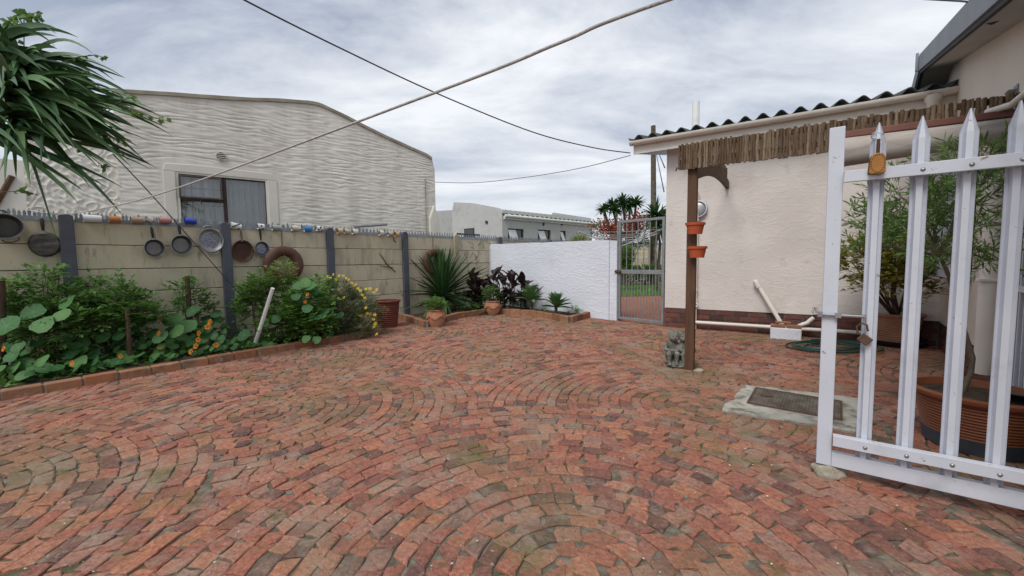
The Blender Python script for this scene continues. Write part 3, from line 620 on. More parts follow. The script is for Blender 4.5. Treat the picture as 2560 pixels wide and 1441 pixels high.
# stout pipe down the wing
s = FG2.hit(2467, 800, -.09)[0]
dp = pipe([(s, -.09, 2.05), (s, -.09, .24)], .055, 'downpipe', 'white_pvc', wg)
for z in (.95, 2.0): mb = MB(); mb.box(s-.068, s+.068, -.155, -.0, z, z+.022); mb.build('bracket', M['white_pvc'], dp, bevel=.004)
# doorway with a white security gate near the right edge
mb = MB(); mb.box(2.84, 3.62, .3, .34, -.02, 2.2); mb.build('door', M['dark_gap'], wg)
sg = MB()
for k in range(8): sg.box(2.87+.1*k, 2.89+.1*k, -.03, -.012, .06, 2.14)
for z in (.04, .9, 2.12): sg.box(2.85, 3.61, -.034, -.008, z, z+.04)
sg.build('security_gate', M['white_paint'], wg, bevel=.002)
# cable loop and bracket under the eave
lp = MB(); pts = [at(*p) for p in ((2310, -2, 3.6), (2400, 3, 3.2), (2450, 8, 3.0), (2478, 4, 2.92), (2500, 8, 2.9), (2538, 8, 2.86), (2530, 20, 2.88), (2510, 44, 2.9), (2480, 60, 2.92), (2456, 56, 2.94), (2447, 42, 2.95), (2452, 26, 2.96), (2470, 12, 2.94), (2500, 5, 2.9), (2560, 10, 2.8))]
lp.tube(pts, .008, 6); solo(lp.build('service_cable', M['cable'], smooth=60), 'black cable looping under the grey eave at top right', 'cable')
# ------------------------------------------------------------------ small metal gate
_a = FW1.w(WLEN+.02, .06, 0); _b = FH.w(-.02, .05, 0); FGS = Frame(_a[:2], (_b.x-_a.x, _b.y-_a.y)); GW = (_b-_a).length
sg = thing('small_gate', 'tall narrow galvanised bar gate between white wall and house', 'gate', (0, 0, 0), frame=FGS)
gt = FGS.hit(1545, 553)[1]; gm = FGS.hit(1600, 680)[1]
mb = MB(); f = .022
mb.box(.0, 2*f, -f, f, .03, gt); mb.box(GW-2*f, GW, -f, f, .03, gt); mb.box(2*f, GW-2*f, -f, f, gt-2*f, gt); mb.box(2*f, GW-2*f, -f, f, .03, .03+2*f); mb.build('frame', M['gate_galv'], sg, bevel=.003)
mb = MB(); mb.box(2*f, GW-2*f, -f+.002, f-.002, gm-.04, gm+.035); mb.build('mid_rail', M['gate_galv'], sg, bevel=.003)
n = 7
for k in range(1, n):
    x = 2*f+(GW-4*f)*k/n
    mb = MB(); mb.tube([(x, 0, .05), (x, 0, gt-.03)], .0085, 8); mb.build('bar', M['gate_galv'], sg, smooth=60)
for k in range(n):
    x = 2*f+(GW-4*f)*(k+.5)/n
    mb = MB(); mb.tube([(x, 0, .05), (x, 0, gm-.03)], .0065, 8); mb.build('bar', M['gate_galv'], sg, smooth=60)
mb = MB(); mb.box(-.05, .06, -.05, .03, gm-.03, gm+.03); mb.tube([(-.06, -.05, gm), (.08, -.05, gm)], .012, 8); mb.build('lock', M['rust'], sg)
mb = MB(); mb.box(-.03, -.002, -.03, .06, .0, gt-.02); mb.build('hinge_post', M['gate_galv'], sg, bevel=.003)
# ------------------------------------------------------------------ neighbour's gabled house
def clear_glass():
    m = bpy.data.materials.new('clear_glass'); m.use_nodes = True; t = m.node_tree; t.nodes.clear()
    o = t.nodes.new('ShaderNodeOutputMaterial'); a = t.nodes.new('ShaderNodeBsdfTransparent'); a.inputs[0].default_value = (.93, .95, .96, 1)
    g = t.nodes.new('ShaderNodeBsdfGlossy'); g.inputs['Roughness'].default_value = .03; g.inputs[0].default_value = (.9, .9, .9, 1)
    f = t.nodes.new('ShaderNodeFresnel'); f.inputs[0].default_value = 1.65; x = t.nodes.new('ShaderNodeMixShader')
    t.links.new(f.outputs[0], x.inputs[0]); t.links.new(a.outputs[0], x.inputs[1]); t.links.new(g.outputs[0], x.inputs[2]); t.links.new(x.outputs[0], o.inputs[0]); return m
M['clear_glass'] = clear_glass()
M['curtain'] = mat('curtain', [(.66,.68,.70),(.78,.79,.81)], .9, 3, 4, translucent=.3)
M['neigh_plaster'] = mat('neigh_plaster', [(.52,.495,.445),(.63,.605,.555),(.69,.665,.615)], .92, 1.1, 8, stretch=(2.2,2.2,.35), bump=.3, bscale=40, stain=(.36,.325,.26,.5), stain_scale=1.3, stain_rng=(.56,.75), stain2=(.26,.24,.2,.5), stain2_scale=3.5, stain2_rng=(.62,.75))
M['neigh_smooth'] = mat('neigh_smooth', [(.55,.525,.475),(.63,.605,.555)], .92, 1.5, 6, bump=.15, bscale=40)
M['neigh_top'] = mat('neigh_top', [(.20,.18,.145),(.36,.325,.26)], .95, 3, 7, bump=.4)
M['room_dark'] = mat('room_dark', [(.05,.05,.05),(.08,.08,.08)], .9)
_r = at(1092, 640, 10.0); FN = Frame(_r[:2], (.81, .586))
nb = thing('neighbour_house', 'cream house with wavy trowelled gable wall behind the panel wall', 'house', (0, 0, 0), frame=FN)
def nx_(px, py, off=0): return FN.hit(px, py, off)
XL = nx_(300, 500)[0]
tops = [nx_(x, y) for x, y in ((300, 229), (420, 236), (560, 246), (700, 252), (775, 257), (800, 262), (860, 290), (950, 336), (1020, 368), (1066, 388), (1080, 398), (1090, 425))]
tops[-1] = (0.0, tops[-1][1])
def ztop(x):
    for (a, za), (b, zb) in zip(tops, tops[1:]):
        if x <= b: return za+(zb-za)*max(0, (x-a))/(b-a)
    return tops[-1][1]
wl, wr = nx_(438, 428)[0], nx_(668, 452)[0]; wz1 = nx_(553, 440)[1]; wz0 = wz1-1.25
def ridge(x, z):
    a = noise.noise(Vector((x*.8, 0, z*1.1)))*2.2 + 1.5*noise.noise(Vector((x*2.1, 4, z*4.5))) + .7*noise.noise(Vector((x*5.5, 7, z*9)))
    s = abs(math.sin(z*math.pi/.066 + a*1.7 + .5*noise.noise(Vector((x*9, 1, z*7))))); s = math.exp(-(s/.36)**2)
    k = .5+.5*noise.noise(Vector((x*1.6, 9, z*5)))
    fade = 1.0
    dxv = max(wl-.16-x, x-wr-.16, 0); dzv = max(z-wz1-.14, 0)
    fade = min(1, max(0, (math.hypot(dxv, dzv)-.01)*12)) if z < wz1+.4 else 1
    return (.0085*s*max(.0, -.45+2.3*k) - .007*noise.noise(Vector((x*5, 2, z*16))))*fade
mb = MB(); dx = .024; nxn = int(-XL/dx); vs = []; fs = []
def zgrid(za, zbf, nz):
    b = len(vs)
    for j in range(nz+1):
        for i in range(nxn+1):
            x = XL*(1-i/nxn); z = za+(zbf(x)-za)*j/nz; vs.append((x, ridge(x, z), z))
    W_ = nxn+1
    for j in range(nz):
        for i in range(nxn):
            q = (b+j*W_+i, b+j*W_+i+1, b+(j+1)*W_+i+1, b+(j+1)*W_+i); cx_ = (vs[q[0]][0]+vs[q[1]][0])/2; cz_ = (vs[q[0]][2]+vs[q[2]][2])/2
            if wl+.03 < cx_ < wr-.03 and cz_ < wz1-.03: continue
            fs.append(q)
    return b+nz*W_
zgrid(1.2, lambda x: 3.0, 120); tb = zgrid(3.0, ztop, 110)
W_ = nxn+1; b0 = len(vs)
for i in range(nxn+1): p = vs[tb+i]; vs.append((p[0], .25, p[2]))
mb.add(vs, fs); mb.build('gable_wall', M['neigh_plaster'], nb, smooth=60)
cap = MB(); cv = []
for i in range(0, nxn+1, 4):
    p = vs[tb+i]; jz = .012*noise.noise(Vector((p[0]*2, 0, 1))); cv += [(p[0], -.03, p[2]-.03), (p[0], -.03, p[2]+.03+jz), (p[0], .3, p[2]+.03+jz), (p[0], .3, p[2]-.03)]
m_ = len(cv)//4
cap.add(cv, [(4*i+k, 4*i+4+k, 4*i+4+(k+1) % 4, 4*i+(k+1) % 4) for i in range(m_-1) for k in range(4)]+[(0, 1, 2, 3), (4*m_-1, 4*m_-2, 4*m_-3, 4*m_-4)])
cap.build('parapet_cap', M['neigh_top'], nb, smooth=40)
mb = MB(); mb.box(-.02, .0, .001, 5, -.05, tops[-1][1]-.02); mb.box(XL, XL+.02, .001, 1.6, -.05, ztop(XL)-.02); mb.box(XL, 0, .26, .3, -.05, wz0-.1); mb.box(XL, wl-.2, .26, .3, wz0-.1, 3.6); mb.box(wr+.2, 0, .26, .3, wz0-.1, 3.2); mb.build('side_wall', M['neigh_plaster'], nb)
_f = [(-.25, 1.2), (.14, 1.2), (.10, 2.2), (.0, 2.75), (-.25, 2.75)]
mb = MB(); mb.prism([(-.20, 1.2), (.16, 1.2), (.13, 1.7), (.04, 2.3), (-.06, 2.55), (-.2, 2.2)], -.06, .3); mb.build('buttress', M['neigh_plaster'], nb, bevel=.03)
mb = MB(); mb.tube([nx_(1062, 450)[0:1]+(-.03,)+(nx_(1062, 448)[1],), (nx_(1062, 500)[0], -.03, 1.3)], .012, 6); mb.build('conduit', M['neigh_top'], nb)
# smooth band round the window
sb = MB(); t = .17
sb.box(wl-t, wl, -.012, .06, wz0-.3, wz1); sb.box(wr, wr+t, -.012, .06, wz0-.3, wz1)
sb.prism([(wl-t, wz1), (wr+t, wz1), (wr+t*.5, wz1+.13), (wl+.3, wz1+.15), (wl-t*.8, wz1+.13)], -.012, .06)
sb.box(wl, wr, -.012, .06, wz0-.3, wz0); sb.build('window_surround', M['neigh_smooth'], nb, bevel=.01)
wn = MB(); xm = wl+(wr-wl)*.50; fr = .045
wn.box(wl, wl+fr, .02, .09, wz0, wz1); wn.box(wr-fr, wr, .02, .09, wz0, wz1); wn.box(wl+fr, wr-fr, .02, .09, wz1-fr, wz1); wn.box(wl+fr, wr-fr, .02, .09, wz0, wz0+fr); wn.box(xm-.03, xm+.03, .021, .089, wz0+fr, wz1-fr)
zt_ = wz1-.46; wn.box(wl+fr, xm-.03, .021, .089, zt_-.03, zt_+.03)
wn = wn.build('window', M['window_frame'], nb, bevel=.004)
mb = MB(); mb.box(wl+fr, xm-.03, .05, .055, wz0+fr, zt_-.03); mb.build('pane', M['clear_glass'], wn)
mb = MB(); mb.box(xm+.03, wr-fr, .05, .055, wz0+fr, wz1-fr); mb.build('pane', M['clear_glass'], wn)
SM = Matrix.Translation(((wl+xm)/2, .02, wz1-fr)) @ Matrix.Rotation(R(-17), 4, 'X'); hw = (xm-wl-fr-.03)/2
mb = MB(); mb.box(-hw, -hw+.03, -.03, .0, -.44, 0, SM); mb.box(hw-.03, hw, -.03, 0, -.44, 0, SM); mb.box(-hw+.03, hw-.03, -.03, 0, -.03, 0, SM); mb.box(-hw+.03, hw-.03, -.03, 0, -.44, -.41, SM); sa = mb.build('open_sash', M['window_frame'], wn)
mb = MB(); mb.box(-hw+.03, hw-.03, -.018, -.012, -.41, -.03, SM); mb.build('pane', M['clear_glass'], sa)
mb = MB(); mb.tube([SM @ Vector((0, -.01, -.43)), Vector(((wl+xm)/2-.02, -.13, zt_-.06))], .008, 6); mb.build('stay', M['black_plastic'], sa)
cu = MB(); n_ = 160; vs2 = []
for i in range(n_+1):
    x = wl-.05+(wr-wl+.1)*i/n_; y = .15+.025*math.sin(x*42+2*math.sin(x*7))+.012*math.sin(x*97)
    vs2 += [(x, y, wz0-.1), (x, y, wz1+.05)]
cu.add(vs2, [(2*i, 2*i+2, 2*i+3, 2*i+1) for i in range(n_)]); cu.build('curtain', M['curtain'], wn, smooth=60)
mb = MB(); mb.box(wl-.2, wr+.2, .55, .6, wz0-.2, wz1+.2); mb.build('room_back', M['room_dark'], nb)
mb = MB(); mb.box(wl-.2, wr+.2, .1, .55, wz1+.06, wz1+.09); mb.box(wl-.2, wl-.16, .1, .55, wz0-.2, wz1+.06); mb.box(wr+.16, wr+.2, .1, .55, wz0-.2, wz1+.06); mb.build('room_sides', M['room_dark'], nb)
bb = MB()
for k in range(1, 4): x = wl+fr+(xm-wl-fr)*k/4; bb.tube([(x, .10, wz0), (x, .10, wz1)], .006, 5)
for z in (wz0+.35, wz0+.7, wz0+1.0): bb.tube([(wl, .10, z), (xm, .10, z)], .006, 5)
bb.build('inner_bars', M['neigh_top'], wn)
v = nx_(553, 392)
mb = MB(); Mx = Matrix.Translation((v[0], -.012, v[1])) @ Matrix.Rotation(R(90), 4, 'X'); mb.lathe([(.085, -.02), (.085, .012), (.075, .014), (.074, -.0)], 20, Mx); av = mb.build('air_vent', M['neigh_smooth'], nb, smooth=40)
mb = MB(); mb.lathe([(.074, .001), (.0001, .0012)], 20, Mx); mb.build('vent_back', M['dark_gap'], av)
for k in range(4): z = -.05+.033*k; h_ = math.sqrt(.073**2-z*z); mb = MB(); mb.box(v[0]-h_, v[0]+h_, -.026, -.014, v[1]+z-.006, v[1]+z+.006); mb.build('slat', M['neigh_smooth'], av)
# rear parts of that house on the left, geyser tank, low gable
mb = MB(); vs = []; fs = []; n1_, n2_ = 80, 150
for j in range(n2_+1):
    for i in range(n1_+1):
        x = XL-1.05+1.09*i/n1_; z = 1.2+2.35*j/n2_
        vs.append((x, .12-.016*math.exp(-(math.sin(16*x+7*noise.noise(Vector((x*5, 0, z*5)))+9*z)/.4)**2)-.012*noise.noise(Vector((x*16, 3, z*16))), z))
fs = [(j*(n1_+1)+i, j*(n1_+1)+i+1, (j+1)*(n1_+1)+i+1, (j+1)*(n1_+1)+i) for j in range(n2_) for i in range(n1_)]
mb.add(vs, fs); mb.build('swirled_wall', M['neigh_plaster'], nb, smooth=60)
FN2 = Frame(at(20, 600, 9.5)[:2], (.81, .586))
lb = thing('rear_gable', 'low cream gable with brown trim at far left behind the aloe', 'house', (0, 0, 0), frame=FN2)
h1 = FN2.hit(90, 405)[1]
u0, u1 = FN2.hit(-60, 560)[0], FN2.hit(215, 430)[0]
mb = MB(); mb.box(u0, u1, 0, .2, 1.0, h1); mb.build('wall', M['neigh_plaster'], lb)
tr = MB()
for a_, b_ in (((0, 493), (-40, 560)), ((0, 493), (30, 440)), ((150, 430), (112, 475)), ((195, 400), (150, 432))):
    p, q = FN2.hit(*a_, -.04), FN2.hit(*b_, -.04); tr = MB(); tr.tube([(p[0], -.04, p[1]), (q[0], -.04, q[1])], .055, 8); tr.build('trim', M['wood_brown'], lb)

p = FN2.hit(140, 330, 1.0); mb = MB(); mb.tube([(p[0], 1, 2.5), (p[0], 1, p[1])], .12, 12); mb.build('chimney', M['neigh_smooth'], lb)
tk = at(182, 500, 7.7); tz0, tz1 = 1.2, at(182, 462, 7.7).z
tt = thing('water_tank', 'pale upright water tank with dark lid behind the spiked wall', 'tank', (tk.x, tk.y, .0))
mb = MB(); mb.lathe([(.27, 0), (.27, tz1-.03), (.24, tz1), (.0001, tz1)], 24); mb.build('body', M['white_pipe'], tt, smooth=40)
mb = MB(); mb.lathe([(.2, tz1), (.2, tz1+.09), (.18, tz1+.1), (.0001, tz1+.1)], 20); mb.build('lid', M['slate_plastic'], tt, smooth=40)
mb = MB(); mb.tube([(.05, -.1, tz1+.09), (.05, -.12, tz1+.2), (-.1, -.14, tz1+.22), (.02, -.3, tz1-.05), (.12, -.3, tz1-.2)], .02, 8); mb.build('pipe', M['galv'], tt, smooth=50)
# ------------------------------------------------------------------ grey house farther off
M['far_plaster'] = mat('far_plaster', [(.40,.41,.40),(.47,.475,.465)], .92, .5, 8, bump=.25, bscale=6, bdist=.05, stain=(.33,.335,.33,.6), stain_scale=2.5, stain_rng=(.52,.66))
M['far_white'] = mat('far_white', [(.55,.56,.56),(.62,.63,.63)], .8, 1, 5)
M['far_roof'] = mat('far_roof', [(.16,.18,.155),(.23,.25,.22)], .9, 2, 7)
FS = Frame((at(1256, 600, 22.0).x, 22.0), (.73, .68)); FE = Frame((at(1256, 600, 22.0).x, 22.0), (-.80, .60))
fh = thing('distant_house', 'pale grey house with parapet gable and small windows beyond the white wall', 'house', (0, 0, 0), frame=FS)
gzr = FS.hit(1258, 540)[1]; ge_ = FS.hit(1480, 560)[0]
def holes(mb, x0, x1, z0, z1, hs_, y0, y1, Mx=None):          # wall slab with rectangular openings
    xs = sorted({x0, x1, *[h[0] for h in hs_], *[h[1] for h in hs_]}); zs = sorted({z0, z1, *[h[2] for h in hs_], *[h[3] for h in hs_]})
    for a, b in zip(xs, xs[1:]):
        for c, d in zip(zs, zs[1:]):
            if any(h[0] <= (a+b)/2 <= h[1] and h[2] <= (c+d)/2 <= h[3] for h in hs_): continue
            mb.box(a, b, y0, y1, c, d, Mx)
ops = []
for (xa, ya, xb, yb) in ((1270, 571, 1310, 602), (1345, 574, 1377, 604), (1401, 577, 1415, 602)):
    p, q = FS.hit(xa, ya), FS.hit(xb, yb); ops.append((p[0], q[0], p[1]-1.0, p[1]))
mb = MB(); holes(mb, 0, ge_, -.1, gzr, ops, 0, .25); mb.build('side_wall', M['far_plaster'], fh)
for (a, b, c, d) in ops:
    mb = MB(); mb.box(a, a+.07, .08, .14, c, d); mb.box(b-.07, b, .08, .14, c, d); mb.box(a+.07, b-.07, .08, .14, d-.07, d); mb.box((a+b)/2-.03, (a+b)/2+.03, .08, .14, c, d-.07); w = mb.build('window', M['window_frame'], fh)
    mb = MB(); mb.box(a+.07, b-.07, .12, .13, c, d-.07); mb.build('pane', M['glass'], w)
    SM = Matrix.Translation((a+(b-a)*.27, .06, d-.08)) @ Matrix.Rotation(R(-22), 4, 'X'); hw = (b-a)*.24
    mb = MB(); mb.box(-hw, hw, -.02, .0, -.75, 0, SM); mb.build('open_sash', M['curtain'], w)
for px_ in (1358, 1404):
    p = FS.hit(px_, 561); mb = MB(); mb.lathe([(.09, -.02), (.09, .03), (.05, .03), (.0001, .02)], 12, Matrix.Translation((p[0], 0, p[1])) @ Matrix.Rotation(R(90), 4, 'X')); mb.build('air_vent', M['dark_gap'], fh)
mb = MB(); mb.box(.1, ge_, -.12, -.0, gzr-.18, gzr-.02); mb.build('fascia', M['far_white'], fh)
mb = MB(); mb.tube([(.05, -.2, gzr-.02), (ge_, -.2, gzr-.02)], .075, 10); mb.build('gutter', M['far_white'], fh, smooth=50)
mb = MB(); nn = 60
vs = []
for i in range(nn+1):
    x = ge_*i/nn; z = .05*math.sin(i*2.1); vs += [(x, -.2, gzr+.1+z), (x, 2.6, gzr+.75+z)]
mb.add(vs, [(2*i, 2*i+2, 2*i+3, 2*i+1) for i in range(nn)]); mb.build('roof_sheet', M['far_roof'], fh)
p1 = FS.hit(1378, 533, 2.7); p2 = FS.hit(1478, 546, 2.7)
mb = MB(); mb.prism([(p1[0], 1), (p2[0], 1), (p2[0], p2[1]), (p1[0]+.2, p1[1]+.05), (p1[0]-.1, p1[1]-.2)], 2.7, 3.2); mb.build('rear_parapet', M['far_white'], fh)
# gable end
gp_ = [FE.hit(x, y) for x, y in ((1130, 590), (1130, 530), (1134, 506), (1180, 508), (1244, 520), (1250, 525), (1256, 535))]
wv = [FE.hit(1162, 574), FE.hit(1185, 592)]
Mrel = FS.M.inverted() @ FE.M
mb = MB(); xg = [p[0] for p in gp_]
mb.prism([(p[0], p[1]) for p in [(gp_[0][0], -.1), (0.0, -.1), (0.0, gp_[6][1])] + gp_[5:0:-1]][::1], -.25, 0, Mrel)
mb.build('gable_wall', M['far_plaster'], fh)
a, b = sorted((wv[0][0], wv[1][0]))
p = FE.hit(1217, 556)
mb = MB(); mb.lathe([(.09, -.02), (.09, .05), (.05, .05), (.0001, .04)], 12, Mrel @ Matrix.Translation((p[0], .0, p[1])) @ Matrix.Rotation(R(-90), 4, 'X')); mb.build('air_vent', M['dark_gap'], fh)
mb = MB(); mb.box(a-.04, b+.04, -.1, .02, wv[0][1]-.9, wv[0][1]+.04, Mrel); w = mb.build('window', M['window_frame'], fh)
mb = MB(); mb.box(a+.05, b-.05, .0205, .03, wv[0][1]-.85, wv[0][1]-.03, Mrel); mb.build('pane', M['glass'], w)
# left low part of that house
q0 = at(1060, 600, 26); FL = Frame(q0[:2], (1, .05)); c0 = FL.hit(1090, 531); c1 = FL.hit(1135, 524)
mb = MB(); mb.add([FL.w(x, y, z) for x, y, z in ((c0[0]-1.5, 0, -.1), (c1[0]+.6, 0, -.1), (c1[0]+.6, 0, c1[1]), (c0[0]-1.5, 0, c0[1]), (c0[0]-1.5, .4, -.1), (c1[0]+.6, .4, -.1), (c1[0]+.6, .4, c1[1]), (c0[0]-1.5, .4, c0[1]))], [(0,1,2,3),(7,6,5,4),(3,2,6,7),(0,4,5,1),(1,5,6,2),(4,0,3,7)]); mb.build('rear_wall', M['far_plaster'], fh, world=True)
# ------------------------------------------------------------------ foliage helpers
def rv(): 
    while True:
        v = Vector((rnd.uniform(-1, 1), rnd.uniform(-1, 1), rnd.uniform(-1, 1)))
        if .05 < v.length < 1: return v.normalized()
def small_leaf(mb, p, d, up, ln, w):
    s = d.cross(up); s = s.normalized() if s.length > 1e-4 else d.orthogonal().normalized(); n_ = s.cross(d).normalized()
    mb.add([p, p+d*ln*.5+s*w*.5+n_*w*.12, p+d*ln, p+d*ln*.5-s*w*.5+n_*w*.12], [(0, 1, 2), (0, 2, 3)])
def sprig(mb, st, p, d, ln, pairs, leaf_l, leaf_w, droop=.25):
    d = d.normalized(); side = d.cross(Vector((0, 0, 1))); side = side.normalized() if side.length > .1 else Vector((1, 0, 0)); pts = [p.copy()]; q = p.copy()
    side = (side + rv()*.35).normalized()
    for k in range(pairs):
        d = (d - Vector((0, 0, droop/pairs))).normalized(); q = q+d*ln/pairs; pts.append(q.copy())
        for s in (-1, 1):
            ld = (d*.55+side*s*.9+Vector((0, 0, .12))+rv()*.25).normalized()
            small_leaf(mb, q, ld, Vector((0, 0, 1))+rv()*.3, leaf_l*rnd.uniform(.7, 1.15), leaf_w*rnd.uniform(.8, 1.15))
    small_leaf(mb, q, d, Vector((0, 0, 1))+rv()*.3, leaf_l, leaf_w)
    if st is not None: st.tube(pts, .0018, 3, cap=False)
SHR = .74
def shrub(name, label, cat, base, blobs, n, m, sp=(.16, 3, .045, .022), group=None, stems=6, stem_r=.01, bark='twig', second=None, fill=.55, droop=.25):
    """blobs: (centre, radii) in world space; sprigs are spread through them, mostly outwards and upwards"""
    base = Vector(base); root = thing(name, label, cat, base, 0, group); lf = MB(); st = MB(); tot = sum(b[1][0]*b[1][1]+b[1][0]*b[1][2] for b in blobs)
    for c, r in blobs:
        c = Vector(c); k = max(4, int(n*(r[0]*r[1]+r[0]*r[2])/tot))
        for i in range(k):
            d = rv(); rr = fill+(1-fill)*rnd.random()
            p = c+Vector((d.x*r[0], d.y*r[1], d.z*r[2]))*rr*SHR
            if p.z < base.z+.02: p.z = base.z+.02+rnd.random()*.05
            od = (Vector((d.x, d.y, d.z*.5+.45))+rv()*.5).normalized()
            sprig(lf, st, p, od, sp[0]*rnd.uniform(.7, 1.3), sp[1], sp[2], sp[3], droop)
        for i in range(max(1, stems//len(blobs))):
            e = c+Vector((rnd.uniform(-.5, .5)*r[0], rnd.uniform(-.5, .5)*r[1], rnd.uniform(.1, .8)*r[2])); mid = base.lerp(e, .5)+rv()*.06
            st.tube([base+Vector((rnd.uniform(-.04, .04), rnd.uniform(-.04, .04), -.02)), mid, e], [stem_r, stem_r*.7, stem_r*.3], 5)
    lf.build('foliage', m, root, kind='stuff', world=True)
    st.build('stems', M[bark], root, world=True, kind='stuff')
    return root
def blade_mesh(ln, w, prof, droop, cup=.25, segs=8, thick=.0, twist=0.0, d=Vector((0, 1, 0)), base=Vector((0, 0, 0)), droop_pow=2.0, gravity=Vector((0, 0, -1)), side0=None):
    """a long leaf: centre line bends with gravity, section is a shallow V, both sides modelled"""
    d = d.normalized(); s = side0 or d.cross(Vector((0, 0, 1))); s = s.normalized() if s.length > .05 else Vector((1, 0, 0))
    mb = MB(); pts = [base+d*ln*(i/segs)+gravity*droop*ln*(i/segs)**droop_pow for i in range(segs+1)]
    vs = []
    for i, p in enumerate(pts):
        t = i/segs; tg = (pts[min(i+1, segs)]-pts[max(i-1, 0)]).normalized(); sv = (s-tg*s.dot(tg)).normalized(); n_ = sv.cross(tg).normalized()
        if twist: sv, n_ = sv*math.cos(twist*t)+n_*math.sin(twist*t), n_*math.cos(twist*t)-sv*math.sin(twist*t)
        hw = max(.0006, prof(t)*w/2); th = thick*(1-.85*t)
        vs += [p-sv*hw+n_*hw*cup*2, p-n_*th, p+sv*hw+n_*hw*cup*2, p+n_*th*.3]
    fs = []
    for i in range(segs):
        a = 4*i; b = a+4
        if thick: fs += [(a, a+1, b+1, b), (a+1, a+2, b+2, b+1), (a+2, a+3, b+3, b+2), (a+3, a, b, b+3)]
        else: fs += [(a, a+1, b+1, b), (a+1, a+2, b+2, b+1)]
    mb.add(vs, fs); return mb
strap = lambda t: min(1, t*7+.55)*(1-t**3)**.8 if t < 1 else 0
lance = lambda t: max(0, math.sin(math.pi*min(1, t*.92+.08)**.8))**.8
paddle = lambda t: .16 if t < .12 else max(0, math.sin(math.pi*((t-.12)/.88)**.72))**.75
aloe_p = lambda t: (1-t)**.7*(1 if t > .05 else .8)
agave_p = lambda t: (.55+1.3*t if t < .35 else 1.0 if t < .5 else max(0, 1-((t-.5)/.5)**1.8))
# ------------------------------------------------------------------ beyond the gate
bk = Frame(at(1480, 690, 20.5)[:2], (.95, .18))
b2 = thing('rear_wall', 'beige concrete panel wall across the back of the far lawn', 'wall', (0, 0, 0), frame=bk)
for k in range(5):
    mb = MB(); mb.box(k*1.6-.07, k*1.6+.07, -.1, .08, -.1, 2.0); mb.build('post', M['beige_post'], b2, bevel=.01)
    for r_ in range(6): mb = MB(); mb.box(k*1.6+.06, k*1.6+1.54, -.03, .03, .02+.31*r_, .32+.31*r_); mb.build('panel', M['beige_panel'], b2, bevel=.01)
    mb = MB(); mb.box(k*1.6+.06, k*1.6+1.54, -.04, .05, 1.885, 1.99); mb.build('capping', M['grey_fascia'], b2)
def yucca_tree(base, heads, label, trunk_r=.1):
    r_ = thing('yucca_tree', label, 'tree', base); st = MB(); cr = MB(); base = Vector(base)
    for h in heads:
        h = Vector(h[0]), h[1]; mid = base.lerp(h[0], .6)+Vector((rnd.uniform(-.2, .2), 0, .1)); st.tube([base-Vector((0, 0, .05)), mid, h[0]], [trunk_r, trunk_r*.7, trunk_r*.45], 8)
        for i in range(75):
            d = rv(); d.z = d.z*.8+.25
            q = blade_mesh(h[1]*rnd.uniform(.75, 1.05), .085, strap, rnd.uniform(.0, .25), .2, 4, d=d, base=h[0]); cr.add(q.v, q.f)
    st.build('trunk', M['bark'], r_, world=True, smooth=50); cr.build('crown', M['yucca_leaf'], r_, world=True, kind='stuff')
yucca_tree((at(1560, 650, 17.6).x, 17.6, 0), [(at(x, y, Y), s) for x, y, Y, s in ((1510, 524, 17.4, .46), (1530, 514, 17.5, .5), (1557, 508, 17.2, .55), (1590, 508, 17.3, .5), (1574, 515, 17.1, .46), (1540, 524, 17.0, .42))], 'tall yucca tree with several spiky heads beyond the white wall')
yucca_tree((at(1642, 700, 14).x, 14.0, 0), [(at(1640, 540, 14), .75), (at(1650, 560, 13.8), .7)], 'single yucca with drooping leaves beside the wooden pole', .07)
bo = at(1560, 620, 18.6); 
rt = shrub('flowering_bush', 'tall bush of red bracts behind the small metal gate', 'bush', (bo.x, bo.y, 0), [(at(1510, 576, 18.6), (.7, .5, .45)), (at(1560, 574, 18.6), (.9, .5, .45)), (at(1610, 566, 18.3), (.6, .5, .5)), (at(1570, 605, 18.4), (1.4, .5, .4))], 1500, M['grey_leaf'], (.2, 3, .085, .045), stems=12, stem_r=.02)
fl = MB()
for i in range(270):
    c, r_ = rnd.choice([((1500, 560), 30), ((1535, 552), 34), ((1570, 548), 40), ((1610, 540), 30), ((1590, 540), 20), ((1520, 565), 25)])
    p = at(c[0]+rnd.gauss(0, r_*.6), c[1]+14+rnd.gauss(0, 13), 16.6+rnd.uniform(-.25, .3))
    for q in range(3): small_leaf(fl, p+rv()*.04, rv(), rv(), .095, .085)
fl.build('bracts', M['red_bract'], rt, world=True, kind='stuff')
g = at(1565, 690, 15.0)
shrub('garden_shrub', 'bright green shrub seen through the left of the small gate', 'shrub', (g.x, g.y, 0), [(at(1566, 640, 15), (.3, .3, .45)), (at(1562, 670, 15), (.35, .3, .4))], 520, M['shrub_mid'], (.16, 3, .07, .045))
g = at(1610, 700, 17.3)
for i, (px_, w_) in enumerate(((1580, .5), (1612, .45), (1640, .5))):
    c = at(px_, 694, 17.8); shrub('hedge_shrub', ['dark low shrub left of the lawn behind the gate bars', 'dark low shrub in the middle behind the lawn', 'dark low shrub right of the lawn near the yucca'][i], 'shrub', (c.x, c.y, 0), [((c.x, c.y, .45), (w_, .4, .45))], 320, M['shrub_dark'], (.16, 3, .08, .04), group='low shrubs behind the lawn')
g = at(1450, 595, 13.0)
shrub('lime_shrub', 'lime green shrub just showing over the white wall', 'shrub', (g.x, g.y, 0), [((g.x, g.y, 1.55), (.4, .3, .42)), ((g.x-.1, g.y, .9), (.45, .3, .6))], 600, M['shrub_lime'], (.15, 3, .06, .03))
pb = at(1631, 660, 19.0)
mb = MB(); top_ = at(1633, 330, 19.0); mb.tube([(pb.x, 19, -.1), (pb.x+.03, 19, 3), (top_.x, 19, 7.3)], [.15, .13, .105], 12)
